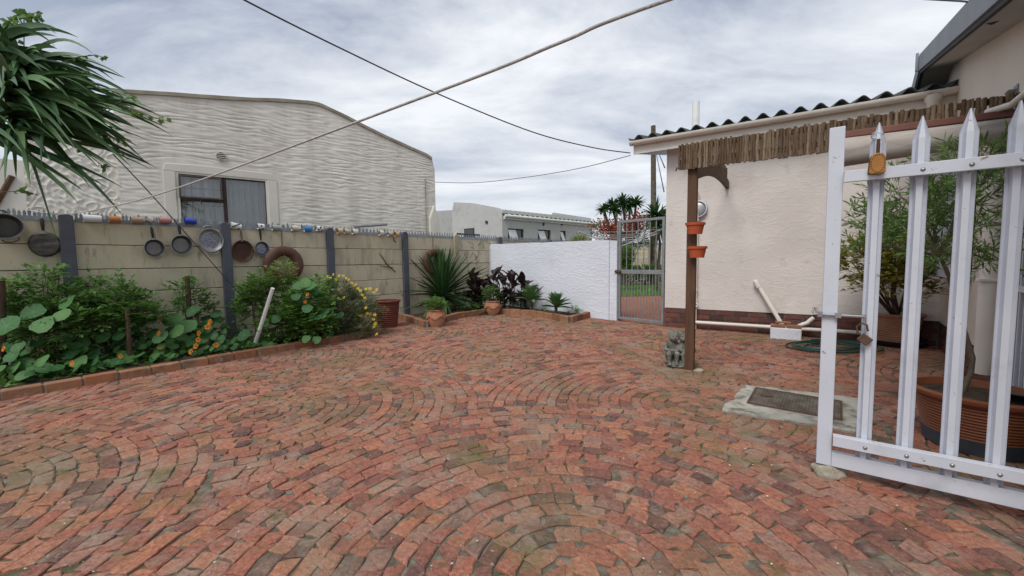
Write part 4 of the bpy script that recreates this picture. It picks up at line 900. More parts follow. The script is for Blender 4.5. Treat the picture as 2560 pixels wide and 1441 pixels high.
pole = solo(mb.build('utility_pole', M['bark'], smooth=50), 'weathered wooden utility pole behind the small gate', 'pole')
pw = thing('pole_wires', 'thin service wires fanning out from the utility pole', 'wires', (top_.x, 19, 6.6))
for q in ((1660, 480, 8.2), (1662, 420, 8.2), (1622, 388, 19), (1590, 380, 9)):
    a_, b_ = Vector((top_.x, 18.9, 6.75)), at(*q); mb = MB(); mb.tube([a_, a_.lerp(b_, .5)-Vector((0, 0, .1)), b_], .012, 5); mb.build('wire', M['cable'], pw, world=True)
# rotary clothes drier behind the white wall
rc = at(1550, 640, 9.6); cd = thing('clothes_drier', 'folding rotary clothes drier with pale lines behind the white wall', 'clothes drier', (rc.x, rc.y, 0))
mb = MB(); mb.tube([(0, 0, -.05), (0, 0, 1.62)], .025, 10); mb.build('pole', M['dark_gap'], cd, smooth=50)
tips = []
for k in range(4):
    a_ = .5+k*math.pi/2; tip = Vector((1.25*math.cos(a_), 1.25*math.sin(a_), 1.78)); tips.append(tip)
    mb = MB(); mb.tube([(0, 0, 1.45), tip], .011, 6); mb.build('arm', M['grey_wire'], cd)
for f_ in (.45, .63, .81, .98):
    mb = MB()
    for k in range(4):
        a_, b_ = Vector((0, 0, 1.45)).lerp(tips[k], f_), Vector((0, 0, 1.45)).lerp(tips[(k+1) % 4], f_); mb.tube([a_, a_.lerp(b_, .5)-Vector((0, 0, .03)), b_], .0045, 4)
    mb.build('line', M['grey_wire'], cd)
# ------------------------------------------------------------------ pans and mugs on the boundary wall
RX = Matrix.Rotation(R(90), 4, 'X')               # lathe axis z -> -y (towards the court)
def pan(px, py, rpx, label, style, m, mi=None, handle=None, hm=None, back=False, name='frying_pan', depth=.05, tilt=0, oval=1.0):
    u, z = FB.hit(px, py, -.08); r = (FB.hit(px, py-rpx*.93, -.08)[1]-FB.hit(px, py+rpx*.93, -.08)[1])/2
    t = thing(name, label, 'pan', (u, -.036, z), frame=FB, group='pans hung on the boundary wall')
    B = Matrix.Rotation(R(tilt), 4, 'Y') @ Matrix.Diagonal((oval*.88, 1, 1, 1)) @ RX
    if back: pr = [(.0001, depth), (r*.84, depth), (r*.95, depth*.7), (r, 0), (r*.96, .004)]
    else: pr = [(.0001, .0), (r*.80, .0), (r*.9, depth*.4), (r, depth), (r*1.03, depth+.003), (r*1.0, depth+.006), (r*.95, depth), (r*.80, depth*.3), (r*.70, .008), (.0001, .008)]
    mb = MB(); mb.lathe(pr, 30, B); body = mb.build('bowl', m, t, smooth=35)
    if not back:
        mb = MB(); mb.lathe([(r*.985, depth-.002), (r*1.045, depth-.001), (r*1.045, depth+.008), (r*.985, depth+.009)], 30, B); mb.build('rim', M['alu'] if m is not M['rust_pan'] else m, body, smooth=35)
        if mi: mb = MB(); mb.lathe([(r*.72, .0095), (r*.6, .0097), (.0001, .010)], 26, B); mb.build('inside', mi, body, smooth=50)
    if handle:
        h = FB.hit(*handle, -.08); dx_, dz_ = h[0]-u, h[1]-z; L_ = math.hypot(dx_, dz_); ux_, uz_ = dx_/L_, dz_/L_
        s0 = r*.93; y0 = -depth*.9 if not back else -.02
        mb = MB(); p = [Vector((ux_*k, y0-.006*math.sin((k-s0)/(L_-s0)*math.pi), uz_*k)) for k in (s0, s0+(L_-s0)*.2, s0+(L_-s0)*.5, s0+(L_-s0)*.8, L_)]
        mb.tube(p, [.013, .012, .016, .0165, .011], 8, Matrix.Diagonal((1, 1, 1, 1))); hd = mb.build('handle', hm, t, smooth=50)
        mb = MB(); mb.tube([(ux_*s0*.98, y0, uz_*s0*.98), (ux_*(s0+.03), y0, uz_*(s0+.03))], .0145, 8); mb.build('bracket', M['alu'], hd, smooth=50)
        mb = MB(); mb.tube([p[-1], Vector((p[-1].x, -.0, p[-1].z+.05)), Vector((p[-1].x, .02, WT-z-.01))], .003, 5); mb.build('hook', M['steel'], t)
    else:
        for s in (1, -1):
            a0 = R(tilt); ax = Vector((math.sin(a0)*s, 0, math.cos(a0)*s)); sd = Vector((ax.z, 0, -ax.x))
            c = ax*r*1.0
            mb = MB(); mb.tube([c+sd*.06+Vector((0, -depth, 0)), c+sd*.05+ax*.028+Vector((0, -depth, 0)), c+ax*.04+Vector((0, -depth, 0)), c-sd*.05+ax*.028+Vector((0, -depth, 0)), c-sd*.06+Vector((0, -depth, 0))], .009, 7); mb.build('handle', m, t, smooth=60)
        mb = MB(); mb.tube([Vector((0, -depth, r+.03)), Vector((0, -.01, r+.06)), Vector((0, .015, WT-z))], .002, 5); mb.build('hook', M['steel'], t)
    return t
pan(12, 567, 33, 'oval two handled aluminium pot at left edge of the wall', 0, M['alu_dark'], M['alu_dark'], name='pot', depth=.09, tilt=-14, oval=1.15)
pan(112, 611, 34, 'sooty pan hung with its black underside facing out beside the first grey post', 0, M['sooty'], None, (104, 546), M['black_plastic'], back=True, depth=.055)
pan(386, 621, 24, 'small grey frying pan, leftmost of the pair with black handles', 0, M['alu_dark'], M['alu_mid'], (378, 568), M['black_plastic'], depth=.06)
pan(454, 613, 26, 'deeper grey frying pan, right one of the pair with black handles', 0, M['alu_dark'], M['alu_mid'], (446, 565), M['black_plastic'], depth=.07)
pan(527, 601, 31, 'round scratched silver dish with two loop handles left of a grey post', 0, M['alu'], M['alu_scratched'], name='dish', depth=.05, tilt=-8)
pan(607, 628, 28, 'rusty brown frying pan with wooden handle right of a grey post', 0, M['rust_pan'], M['rust_pan'], (602, 577), M['old_wood'], depth=.05)
pan(655, 622, 19, 'smallest pan, dark blue with scratched silver inside', 0, M['blue_pan'], M['alu_scratched'], (649, 566), M['black_plastic'], depth=.04)
def ring(px, py, rpx, label, chain_px, flat):
    u, z = FB.hit(px, py, -.12); r = (FB.hit(px, py-rpx, -.12)[1]-FB.hit(px, py+rpx, -.12)[1])/2
    t = thing('wheel_ring', label, 'wheel ring', (u, -.036, z), frame=FB, group='brown rings hung on the wall')
    mb = MB(); pr = []; rc, rt = r*.74, r*.27
    for k in range(15): a_ = -math.pi*.45+k/14*math.pi*1.75; pr.append((rc+rt*math.cos(a_), .085+rt*.75*math.sin(a_)))
    mb.lathe(pr, 40, RX); 
    me = mb.build('ring', M['brown_ring'], t, smooth=60)
    mb = MB(); zc = WT-z
    n_ = int((zc-r)/.03)
    for k in range(n_): zz_ = r-.01+k*.03; a_ = k % 2; mb.tube([(.011*math.cos(q)*(1-a_), -.03+.011*math.cos(q)*a_-.02, zz_+.019*math.sin(q)+.015) for q in [i*math.pi/4 for i in range(9)]], .0035, 4)
    mb.build('chain', M['rust'], t)
ring(710, 662, 46, 'large brown ring hung by a chain above the nasturtiums', None, 0)
ring(1086, 656, 33, 'brown ring hung behind the spiky yucca', None, 0)
def mug(px, py, ln, r, cols, label, opens=-1, tilt=0, dots=0, inner=None):
    u, z = FB.hit(px, py, -.07); t = thing('mug', label, 'mug', (u, -.072, z), frame=FB, group='mugs hung along the wall spikes')
    B = Matrix.Rotation(R(tilt), 4, 'Y') @ Matrix.Rotation(R(90*opens), 4, 'Y'); h = ln/2
    m = cols if not isinstance(cols, tuple) else mat('mug_glaze', [tuple(c*.9 for c in cols), cols], .25, 9, 3, spec=.5)
    mi = m if inner is None else mat('mug_inside', [inner, inner], .3, 5, 2, spec=.5)
    mb = MB(); mb.lathe([(.0001, -h), (r*.86, -h), (r*.95, -h*.8), (r, h), (r*.93, h), (r*.86, -h*.7), (.0001, -h*.75)], 20, B); o = mb.build('body', m, t, smooth=40)
    if inner: mb = MB(); mb.lathe([(r*.925, h*.98), (r*.855, -h*.65), (.0001, -h*.7)], 18, B); mb.build('inside', mi, o, smooth=40)
    mb = MB(); mb.tube([(0, r*.9, -h*.55), (0, r*1.5, -h*.5), (0, r*1.75, 0), (0, r*1.5, h*.45), (0, r*.9, h*.5)], .006, 6, B); mb.build('handle', m, t, smooth=60)
    if dots:
        k2_ = mat('mug_print', [(.015,.015,.018), (.025,.025,.03)], .3, 4, 2)
        for k in range(dots):
            a_ = -math.pi/2 + (-.9+1.8*((k*.618) % 1)); zz_ = h*(-.7+1.4*((k*.37+.2) % 1)); q = .011 if dots > 5 else .017
            c = Vector((math.cos(a_)*r, math.sin(a_)*r, zz_)); Mx = Matrix.Translation(c*1.0) @ Matrix.Rotation(a_, 4, 'Z') @ Matrix.Rotation(R(90), 4, 'Y')
            mb = MB(); mb.lathe([(q, -.004), (q*.9, .0015), (.0001, .002)], 8 if dots > 5 else 4, B @ Mx); mb.build('dot', k2_, o)
W1 = (.72, .72, .71)
mug(231, 547, .155, .045, (.68, .68, .69), 'long plain white mug, first right of the leftmost grey post')
mug(287, 549, .105, .042, (.45, .17, .05), 'orange and white mug second along the spikes', inner=W1)
mug(344, 551, .125, .044, (.36, .25, .19), 'tan brown mug, third along the spikes')
mug(375, 549, .06, .035, (.70, .68, .62), 'little white shell shaped cup between tan and pink mugs', tilt=30)
mug(412, 551, .12, .042, (.50, .24, .24), 'pink mug left of the blue one', inner=(.4, .2, .2))
mug(476, 553, .125, .043, (.035, .065, .42), 'royal blue mug above the frying pans', inner=(.03, .05, .3))
mug(589, 566, .135, .048, W1, 'white mug with black spots right of the second grey post', dots=9, tilt=12)
mug(652, 567, .09, .046, W1, 'white mug with a black square above the smallest pan', dots=2, inner=W1)
mug(690, 570, .115, .046, (.30, .36, .33), 'grey green mug above the ring chain', inner=W1)
mug(737, 571, .10, .045, (.62, .56, .44), 'cream mug left of the bright blue one', inner=W1)
mug(769, 573, .115, .05, (.03, .22, .52), 'bright sky blue mug with white inside', inner=W1)
mug(799, 572, .105, .045, W1, 'white mug with dark squares left of the third grey post', dots=4, inner=W1)
mug(849, 578, .085, .052, (.62, .46, .24), 'honey coloured mug right of the third grey post', inner=(.6, .42, .2))
mug(866, 579, .085, .048, (.58, .46, .30), 'cream mug with brown band touching the honey one', inner=W1)
mug(887, 580, .10, .05, (.66, .62, .54), 'plain cream mug, third right of the third grey post', inner=W1)
mug(953, 583, .085, .052, (.66, .62, .56), 'pale mug with faint print below the pipe rail', inner=W1)
mug(974, 585, .085, .05, (.55, .42, .38), 'pale red patterned mug next to last on the spikes', inner=W1)
mug(991, 586, .075, .052, (.55, .37, .17), 'mustard mug, last one before the fourth grey post', inner=(.6, .42, .2))
# pipe rail standing behind the wall, black pipe, dead vine
a = FB.hit(886, 567, .12); b = FB.hit(967, 561, .12)
pr_ = thing('pipe_rail', 'grey metal pipe rail rising behind the wall spikes', 'rail', (a[0], .12, 0), frame=FB); L_ = b[0]-a[0]
mb = MB(); mb.tube([(0, 0, a[1]), (L_, 0, b[1])], .028, 10); mb.build('rail', M['steel'], pr_, smooth=50)
for x in (.1, L_-.06): mb = MB(); mb.tube([(x, 0, -.05), (x, 0, a[1]-.02)], .02, 8); mb.build('upright', M['steel'], pr_, smooth=50)
a = FB.hit(1143, 586, .05); b = FB.hit(1199, 587, .05)
mb = MB(); mb.tube([FB.w(a[0], .05, 1.79), FB.w(b[0], .05, 1.79)], .022, 8); solo(mb.build('metal_pipe', M['black_plastic'], smooth=50), 'short dark pipe lying on the wall top left of the white wall', 'pipe')
def wallpts(l, off): return [FB.w(q[0], off, q[1]) for q in (FB.hit(x, y, off) for x, y in l)]
dv = thing('dead_vine', 'dry leafless vine twig clinging to the panel wall left of the fourth post', 'vine', wallpts([(990, 680)], -.04)[0])
for l in ([(949, 634), (957, 645), (966, 660), (975, 668), (990, 681)], [(947, 664), (965, 667), (984, 670)], [(982, 592), (986, 602), (991, 606)]):
    mb = MB(); mb.tube(wallpts(l, -.038), [.004]+[.009]*(len(l)-2)+[.006], 5); mb.build('twig', M['stake'], dv, world=True)
dv = thing('dead_vine', 'fine dry vine tendrils on the wall beside the white wall', 'vine', wallpts([(1190, 640)], -.04)[0])
for k in range(16):
    x, y = rnd.uniform(1150, 1215), rnd.uniform(598, 650); a_ = rnd.uniform(.3, 2.6); l = rnd.uniform(8, 22)
    mb = MB(); mb.tube(wallpts([(x, y), (x+l*.5*math.cos(a_)+2, y+l*.5*math.sin(a_)), (x+l*math.cos(a_), y+l*math.sin(a_))], -.034), .0028, 4); mb.build('twig', M['stake'], dv, world=True)
# ------------------------------------------------------------------ pots
def pot(name, label, base, H, rt, rb, m, n=32, ribs=0, belly=False, lip=.035, soil_m=True, group=None, saucer=None):
    t = thing(name, label, 'pot', base, 0, group); pr = []
    if belly:
        pr = [(rb, 0), (rb*1.03, .008), (rt*.98, H*.22), (rt*1.12, H*.48), (rt*1.13, H*.62), (rt*1.04, H*.80), (rt*.93, H*.88), (rt*.92, H*.91), (rt*1.0, H*.93), (rt*1.03, H*.97), (rt*.99, H), (rt*.9, H), (rt*.86, H*.9), (rt*.84, H*.82)]
    else:
        K = 30 if ribs else 4
        for k in range(K+1):
            f = k/K; r_ = rb+(rt*.94-rb)*f; rib = .006*math.sin(f*ribs*2*math.pi) if ribs else 0; pr.append((r_+rib, (H-lip)*f))
        pr += [(rt*1.0, H-lip), (rt*1.03, H-lip*.6), (rt*1.03, H-lip*.2), (rt, H), (rt*.93, H), (rt*.9, H-lip), (rt*.86, H*.72)]
    if ribs:
        pr2 = []; K = ribs*4
        for k in range(K+1): f = k/K; pr2.append((rb+(rt*.94-rb)*f+.0045*math.sin(k*math.pi/2), (H-lip)*f))
        pr = pr2+pr[31:]
    mb = MB(); mb.lathe(pr, n); body = mb.build('pot_body', m, t, smooth=40)
    mb = MB(); rs = rt*.87; mb.lathe([(rs, H*.86 if not belly else H*.88), (rs*.5, H*.88), (.0001, H*.89)], 20); mb.build('potting_soil', M['soil'], t, smooth=60)
    if belly:
        sw = MB()
        for k in range(5):
            a0 = k*2*math.pi/5-.9; 
            for dz in (0, .018):
                pts = []
                for i in range(9): f = i/8; a_ = a0+f*2*math.pi/5; pts.append((rt*1.15*math.cos(a_), rt*1.15*math.sin(a_), H*(.70-.17*math.sin(math.pi*f))-dz))
                sw.tube(pts, .010, 6)
            q = Vector((rt*1.16*math.cos(a0), rt*1.16*math.sin(a0), H*.66)); sw.lathe([(.0001, -.02), (.016, -.008), (.018, .006), (.0001, .02)], 8, Matrix.Translation(q))
        sw.build('swag_relief', m, t, smooth=60)
    if saucer:
        mb = MB(); mb.lathe([(rb*1.1, -.0), (rb*1.35, .05), (rb*1.32, .052), (rb*1.05, .012)], 24, Matrix.Translation((0, 0, saucer[1]))); mb.build('saucer', saucer[0], t, smooth=40)
    return t
b = gp(1088, 819); pot('swag_pot', 'round terracotta pot with draped relief left of the corner bed', (b.x, b.y+.12, .004), .30, .145, .105, M['terracotta'], belly=True)
P1 = Vector((b.x, b.y+.12, .27))
b = gp(1232, 789); pot('swag_pot', 'round terracotta pot with draped relief against the cannas', (b.x, b.y+.12, .004), .30, .15, .10, M['terracotta'], belly=True)
P2 = Vector((b.x, b.y+.12, .27))
b = gp(962, 821); pot('ribbed_pot', 'dark red ribbed pot at the end of the yellow daisy bush', (b.x, b.y+.18, .004), .47, .225, .165, M['red_pot'], ribs=12)
b = gp(755, 856); pot('blue_pot', 'slate blue pot half hidden under the nasturtiums', (b.x-.04, b.y+.25, .06), .30, .21, .19, M['slate_plastic'])
b = gp(2270, 868); t = pot('clay_pot', 'ribbed clay pot of a yellowish shrub in the house corner', (b.x-.05, b.y+.12, .06), .36, .265, .19, M['terra_clay'], ribs=14)
P3 = Vector((b.x-.05, b.y+.12, .40))
mb = MB(); mb.lathe([(.22, -.056), (.30, .02), (.295, .026), (.2, -.0)], 28); mb.build('saucer', M['black_plastic'], t, smooth=40)
P4 = Vector((2.80, 2.36, 0)); t = pot('large_pot', 'big orange brown ribbed pot behind the white gate', (P4.x, P4.y, .05), .29, .295, .22, M['terra_plastic'], ribs=14, n=48)
mb = MB(); mb.lathe([(.225, -.046), (.235, .04), (.222, .04)], 32); mb.build('saucer', M['slate_plastic'], t, smooth=40)
mb = MB(); mb.box(-.12, .12, -.09, .09, 0, .012, Matrix.Translation((.12, -.1, .275)) @ Matrix.Rotation(.5, 4, 'Z') @ Matrix.Rotation(.3, 4, 'Y')); solo(mb.build('plastic_scoop', M['slate_plastic'], t, bevel=.01), 'x', 'x') if False else mb.build('plastic_sheet', M['slate_plastic'], t, bevel=.01)
# ------------------------------------------------------------------ manhole slab and cover
def quad_prism(name, q, z0, z1, m, parent=None, rag=0, bevel=0):
    pts = []
    for i in range(4):
        a_, b_ = Vector(q[i]), Vector(q[(i+1) % 4]); k = 10 if rag else 1
        for j in range(k): p = a_.lerp(b_, j/k); pts.append((p.x+rnd.uniform(-rag, rag), p.y+rnd.uniform(-rag, rag)))
    s_ = sum(pts[i-1][0]*pts[i][1]-pts[i][0]*pts[i-1][1] for i in range(len(pts)))
    if s_ < 0: pts = pts[::-1]
    mb = MB(); mb.prism(pts, z0, z1, axis='z'); return mb.build(name, m, parent, bevel=bevel)
sl4 = quad_prism('concrete_slab', SLAB, -.04, .014, M['concrete'], rag=.018, bevel=.008)
solo(sl4, 'rough grey concrete surround of the manhole in the brick paving', 'concrete slab')
CQ = [Vector((*k2(*p), 0)) for p in ((1872, 1013), (1893, 976), (2099, 1010), (2099, 1055))]
mc = thing('manhole_cover', 'rusty rectangular chequer plate manhole cover set in concrete', 'manhole cover', (CQ[0]+CQ[2])/2)
mb = MB(); cc = (CQ[0]+CQ[2])/2
fo = [cc+(p-cc)*1.03 for p in CQ]; 
quad = lambda s, t_: CQ[0].lerp(CQ[3], s).lerp(CQ[1].lerp(CQ[2], s), t_)
mb.prism([(p.x, p.y) for p in (CQ[0], CQ[3], CQ[2], CQ[1])], .0, .020, axis='z'); pl_ = mb.build('plate', M['iron_cover'], mc, world=True)
fr_ = MB()
for i in range(4):
    a_, b_ = fo[i], fo[(i+1) % 4]; fr_.tube([(a_.x, a_.y, .018), (b_.x, b_.y, .018)], .009, 4)
fr_.build('frame', M['rust'], mc, world=True)
ck = MB(); NI, NJ = 26, 13
for i in range(NI):
    for j in range(NJ):
        c = quad((i+.5)/NI, (j+.5)/NJ); e_ = (quad((i+.95)/NI, (j+.5)/NJ)-quad((i+.05)/NI, (j+.5)/NJ))*.5; f_ = (quad((i+.5)/NI, (j+.95)/NJ)-quad((i+.5)/NI, (j+.05)/NJ))*.5
        d_ = (e_ if (i+j) % 2 else f_)*.95; s_ = (f_ if (i+j) % 2 else e_)*.3; z0 = Vector((0, 0, .0205)); z1 = Vector((0, 0, .0255))
        ck.add([c-d_+z0, c+s_+z0, c+d_+z0, c-s_+z0, c-d_*.6+z1, c+s_*.5+z1, c+d_*.6+z1, c-s_*.5+z1], [(4,5,6,7),(0,1,5,4),(1,2,6,5),(2,3,7,6),(3,0,4,7)])
ck.build('tread_pattern', M['iron_cover'], pl_, world=True, kind='stuff') if False else ck.build('tread_pattern', M['iron_cover'], mc, world=True)
c = quad(.16, .6); mb = MB(); mb.lathe([(.045, .0262), (.04, .0268), (.0001, .0266)], 16, Matrix.Translation((c.x, c.y, 0))); mb.build('lifting_recess', M['rust'], mc, world=True)
# garden hose coil
hc = gp(2060, 872); hb = MB(); pts = []
for k in range(150):
    a_ = k/150*2*math.pi*5.3; r_ = .36+.10*math.sin(a_*.37+1)+.05*math.sin(a_*.83)
    pts.append((hc.x+.1+r_*1.15*math.cos(a_)+.03*math.sin(a_*.21), hc.y-.02+r_*.72*math.sin(a_), .016+.008*(k/150*5.3)+.006*math.sin(a_*1.3)))
hb.tube(pts, .0095, 6); solo(hb.build('garden_hose', M['hose'], smooth=60), 'dark green garden hose lying in loose coils by the house wall', 'hose')
# stone under the gate, small stones by the post
def rock(name, c, r, m, label, seed, flat=.6):
    bm = bmesh.new(); bmesh.ops.create_icosphere(bm, subdivisions=3, radius=1)
    for v in bm.verts:
        k = 1+.28*noise.noise(v.co*1.5+Vector((seed, 0, 0)))+.1*noise.noise(v.co*4+Vector((0, seed, 0))); v.co = Vector((v.co.x*r[0]*k, v.co.y*r[1]*k, max(-.35, v.co.z)*r[2]*k))
    zmin = min(v.co.z for v in bm.verts)
    for v in bm.verts: v.co.z -= zmin
    me = bpy.data.meshes.new(name); bm.to_mesh(me); bm.free(); me.materials.append(m); me.shade_smooth(); o = bpy.data.objects.new(name, me); COL.objects.link(o); o.location = c
    return tag(o, label, 'stone')
g = gp(2092, 1198, .0); rock('door_stone', (g.x, g.y+.05, -.005), (.085, .055, .05), M['pale_stone'], 'pale pitted stone wedged under the white gate corner', 3)
g = gp(1742, 928); rock('small_stone', (g.x+.02, g.y, -.004), (.05, .03, .02), M['pale_stone'], 'small pale stone at the foot of the brown post', 8)
# ------------------------------------------------------------------ white palisade gate in the foreground
_a = gp(2058, 1158, .06); _b = gp(2560, 1272, .06); FGA = Frame(_a[:2], (_b.x-_a.x, _b.y-_a.y))
ga = thing('palisade_gate', 'white painted steel palisade gate standing open at right foreground', 'gate', (0, 0, 0), frame=FGA)
GT = FGA.hit(2095, 320)[1]; GL = 1.32
mb = MB(); mb.box(-.031, .031, -.02, .02, .06, GT); mb.build('stile', M['white_paint'], ga, bevel=.003)
mb = MB(); mb.box(GL-.09, GL, -.02, .02, .06, GT); mb.build('stile', M['white_paint'], ga, bevel=.003)
mb = MB(); mb.box(.0315, GL-.0905, -.0195, .0195, .06, .135); mb.build('bottom_member', M['white_paint'], ga, bevel=.003)
zr = [FGA.hit(2112, 447)[1], FGA.hit(2082, 1092)[1]]
pu = [FGA.hit(x, 420)[0] for x in (2193, 2300, 2418, 2541)]; d_ = (pu[-1]-pu[0])/3; pu += [pu[-1]+d_, pu[-1]+2*d_]
ztip = FGA.hit(2423, 272)[1]
for z in zr:
    mb = MB(); mb.prism([(-.062, z-.027), (-.058, z-.027), (-.058, z+.023), (-.022, z+.023), (-.022, z+.027), (-.062, z+.027)], .032, GL-.091, axis='x'); rl = mb.build('rail', M['white_paint'], ga, bevel=.002)
    mb = MB(); mb.box(.032, GL-.091, -.0575, -.05, z-.028, z-.024); mb.build('rail_lip', M['white_paint'], rl)
    for u in pu:
        mb = MB(); mb.lathe([(.0001, .006), (.006, .005), (.0095, 0), (.0095, -.004)], 10, Matrix.Translation((u, -.0622, z-.003)) @ RX); mb.build('bolt', M['steel'], rl, smooth=60)
for u in pu:
    if u > GL-.12: continue
    pf = [(-.030, -.020), (-.026, -.016), (-.017, -.010), (-.012, -.036), (.010, -.036), (.015, -.010), (.025, -.016), (.029, -.020)]
    pf = [(a_, b_+.018) for a_, b_ in pf]; n_ = len(pf); vs = []; zs = [(.136, 1, 1), (ztip-.10, 1, 1), (ztip, .10, .25)]
    for z, sx_, sy_ in zs:
        vs += [(u+x*sx_, y*sy_, z) for x, y in pf]+[(u+x*sx_, y*sy_+.0035, z) for x, y in pf]
    fs = []
    for k in range(2):
        o_ = k*2*n_; p_ = o_+2*n_
        for i in range(n_-1):
            fs += [(o_+i, o_+i+1, p_+i+1, p_+i), (p_+n_+i, p_+n_+i+1, o_+n_+i+1, o_+n_+i)]
        fs += [(o_, p_, p_+n_, o_+n_), (o_+2*n_-1, p_+2*n_-1, p_+n_-1, o_+n_-1)]
    for k in (0, 2): o_ = k*2*n_; fs += [(o_+i, o_+n_+i, o_+n_+i+1, o_+i+1) for i in range(n_-1)]
    mb = MB(); mb.add(vs, fs); mb.build('pale', M['white_paint'], ga)
# slide bolt and padlock
zb = FGA.hit(2060, 785)[1]
mb = MB(); mb.tube([(-.06, -.035, zb), (.135, -.035, zb)], .0075, 8); mb.box(-.05, -.03, -.045, -.02, zb-.012, zb+.012); mb.box(.02, .045, -.045, -.02, zb-.012, zb+.012); mb.tube([(.13, -.035, zb+.01), (.135, -.035, zb-.04)], .006, 6); mb.build('slide_bolt', M['steel'], ga, smooth=45)
lk = thing('padlock', 'old rusty padlock dangling from the gate bolt', 'padlock', (.13, -.04, zb-.12), frame=FGA)
mb = MB(); mb.box(-.024, .024, -.009, .009, -.01, .033, Matrix.Rotation(.7, 4, 'Y')); mb.build('case', M['rust'], lk, bevel=.004)
mb = MB(); mb.tube([(-.02, 0, .035), (-.024, 0, .07), (-.008, 0, .088), (.012, 0, .082), (.018, 0, .05)], .0045, 6); mb.build('shackle', M['rust'], lk, smooth=60)
# leather pouch hanging on a pale
u, z = FGA.hit(2193, 405, -.07); zt = FGA.hit(2195, 335, -.07)[1]
po = thing('leather_pouch', 'tan leather pouch on a dark strap hooked over the gate pale', 'pouch', (u, -.075, z-.045), frame=FGA)
mb = MB(); mb.prism([(-.030, -.006), (-.022, -.012), (.022, -.012), (.030, -.004), (.028, .06), (.018, .082), (-.014, .084), (-.024, .066)], -.014, .008); mb.build('bag', M['leather'], po, bevel=.006)
mb = MB(); mb.prism([(-.033, -.006), (-.024, -.012), (.0, -.013), (-.02, .08), (-.027, .066)], .0085, .02); mb.build('gusset', M['dark_leather'], po, bevel=.003)
mb = MB(); mb.box(-.007, .007, -.006, .0, .08, zt-z+.02); mb.build('strap', M['dark_leather'], po, bevel=.002)
mb = MB(); hh = zt-z+.045; mb.tube([(.022*math.cos(a_), .03+.045*math.sin(a_)*1.0, hh+.006*math.sin(2*a_)) for a_ in [k*math.pi/8 for k in range(17)]], .0028, 5); mb.build('string', M['white_paint'], po)
st_ = MB()
for k in range(22):
    f = k/22; a_ = f*2*math.pi; x, zz_ = .024*math.cos(a_)+.001, .035+.040*math.sin(a_); st_.box(x-.002, x+.002, -.0155, -.0142, zz_-.002, zz_+.002)
st_.build('stitching', M['dark_leather'], po)
# ------------------------------------------------------------------ pole screen, post, arch
FSC = Frame((1.685, 4.09), (.845, -.535))
sc = thing('stick_screen', 'hanging valance of split poles along the front of the pergola', 'screen', (0, 0, 2.03), frame=FSC)
SL = 2.26; x = 0.0
zt0 = FSC.hit(1704, 362)[1]; zb0 = FSC.hit(1706, 425)[1]
variants = []
for k in range(14):
    mb = MB(); r0 = .0135; pts = []; bend = rnd.uniform(-.006, .006); tw = rnd.uniform(-.008, .008); rs = []
    for i in range(8): f = i/7; pts.append((tw*f+bend*math.sin(math.pi*f)+rnd.uniform(-.0015, .0015), rnd.uniform(-.002, .002), -.145+.29*f)); rs.append(r0*rnd.uniform(.86, 1.14))
    mb.tube(pts, rs, 7)
    for q in range(2): f = rnd.uniform(.15, .85); zk = -.145+.29*f; mb.lathe([(.0001, .004), (.004, .0035), (.006, -.002)], 5, Matrix.Translation((rnd.uniform(-.006, .006), -.0125, zk)) @ RX)
    o = mb.build('stick', M['stick'], sc, smooth=60); variants.append(o.data); bpy.data.objects.remove(o)
i = 0
while x < SL:
    w = rnd.uniform(.72, 1.05)*(1+.2*x/SL); r_ = .0135*w; x += r_
    h = (zt0-zb0)/.29*rnd.uniform(.95, 1.04)
    inst(rnd.choice(variants), 'stick', sc, Matrix.Translation((x, rnd.uniform(-.004, .004), (zt0+zb0)/2-2.03+rnd.uniform(-.008, .008))) @ Matrix.Rotation(rnd.uniform(-.025, .025), 4, 'Y') @ Matrix.Diagonal((w, w, h, 1)))
    x += r_-.0012; i += 1
for dz in (.06, .2): mb = MB(); mb.box(.0, SL, .016, .05, zb0-2.03+dz, zb0-2.03+dz+.045); mb.build('batten', M['wood_brown'], sc, bevel=.003)
p = gp(1725, 925); pp = thing('pergola_post', 'square brown timber post holding up the stick screen', 'post', (1.835, 4.09, 0), FH.rz)
mb = MB(); mb.box(-.044, .044, -.044, .044, -.03, zb0+.10); mb.build('timber', M['wood_brown'], pp, bevel=.006)
mb = MB(); mb.tube([(-.12, -.02, zb0+.03), (-.15, -.03, zb0+.035), (-.16, -.03, zb0+.005)], .008, 6); mb.build('hook', M['rust'], pp)
# arched rafter from the post back to the house wall
A0 = Vector((1.835, 4.09, zb0-.035))+FH.n*.02; e_ = FH.hit(1818, 462, -.02); A1 = FH.w(e_[0], -.012, e_[1]); 
ar = thing('arched_rafter', 'curved brown timber rafter running from the post to the house wall', 'rafter', A0)
dirv = (A1-A0); dirv.z = 0; dl = dirv.length; dirv.normalize(); sd = Vector((-dirv.y, dirv.x, 0)); vs = []; fs = []; ns = 16; zs_ = []
for k in range(ns+1):
    f = k/ns; z = A0.z+(A1.z-A0.z)*f + .11*math.sin(math.pi*f); c = A0+dirv*(dl*f); hgt = .125; zs_.append((c, z))
    for s_ in (-.022, .022):
        for h in (-hgt/2, hgt/2): vs.append((c.x+sd.x*s_, c.y+sd.y*s_, z+h))
for k in range(ns):
    a_, b_ = 4*k, 4*k+4; fs += [(a_, b_, b_+1, a_+1), (a_+2, a_+3, b_+3, b_+2), (a_+1, b_+1, b_+3, a_+3), (a_, a_+2, b_+2, b_)]
fs += [(0, 1, 3, 2), (4*ns, 4*ns+2, 4*ns+3, 4*ns+1)]
mb = MB(); mb.add(vs, fs); mb.build('beam', M['wood_brown'], ar, world=True, bevel=.005)
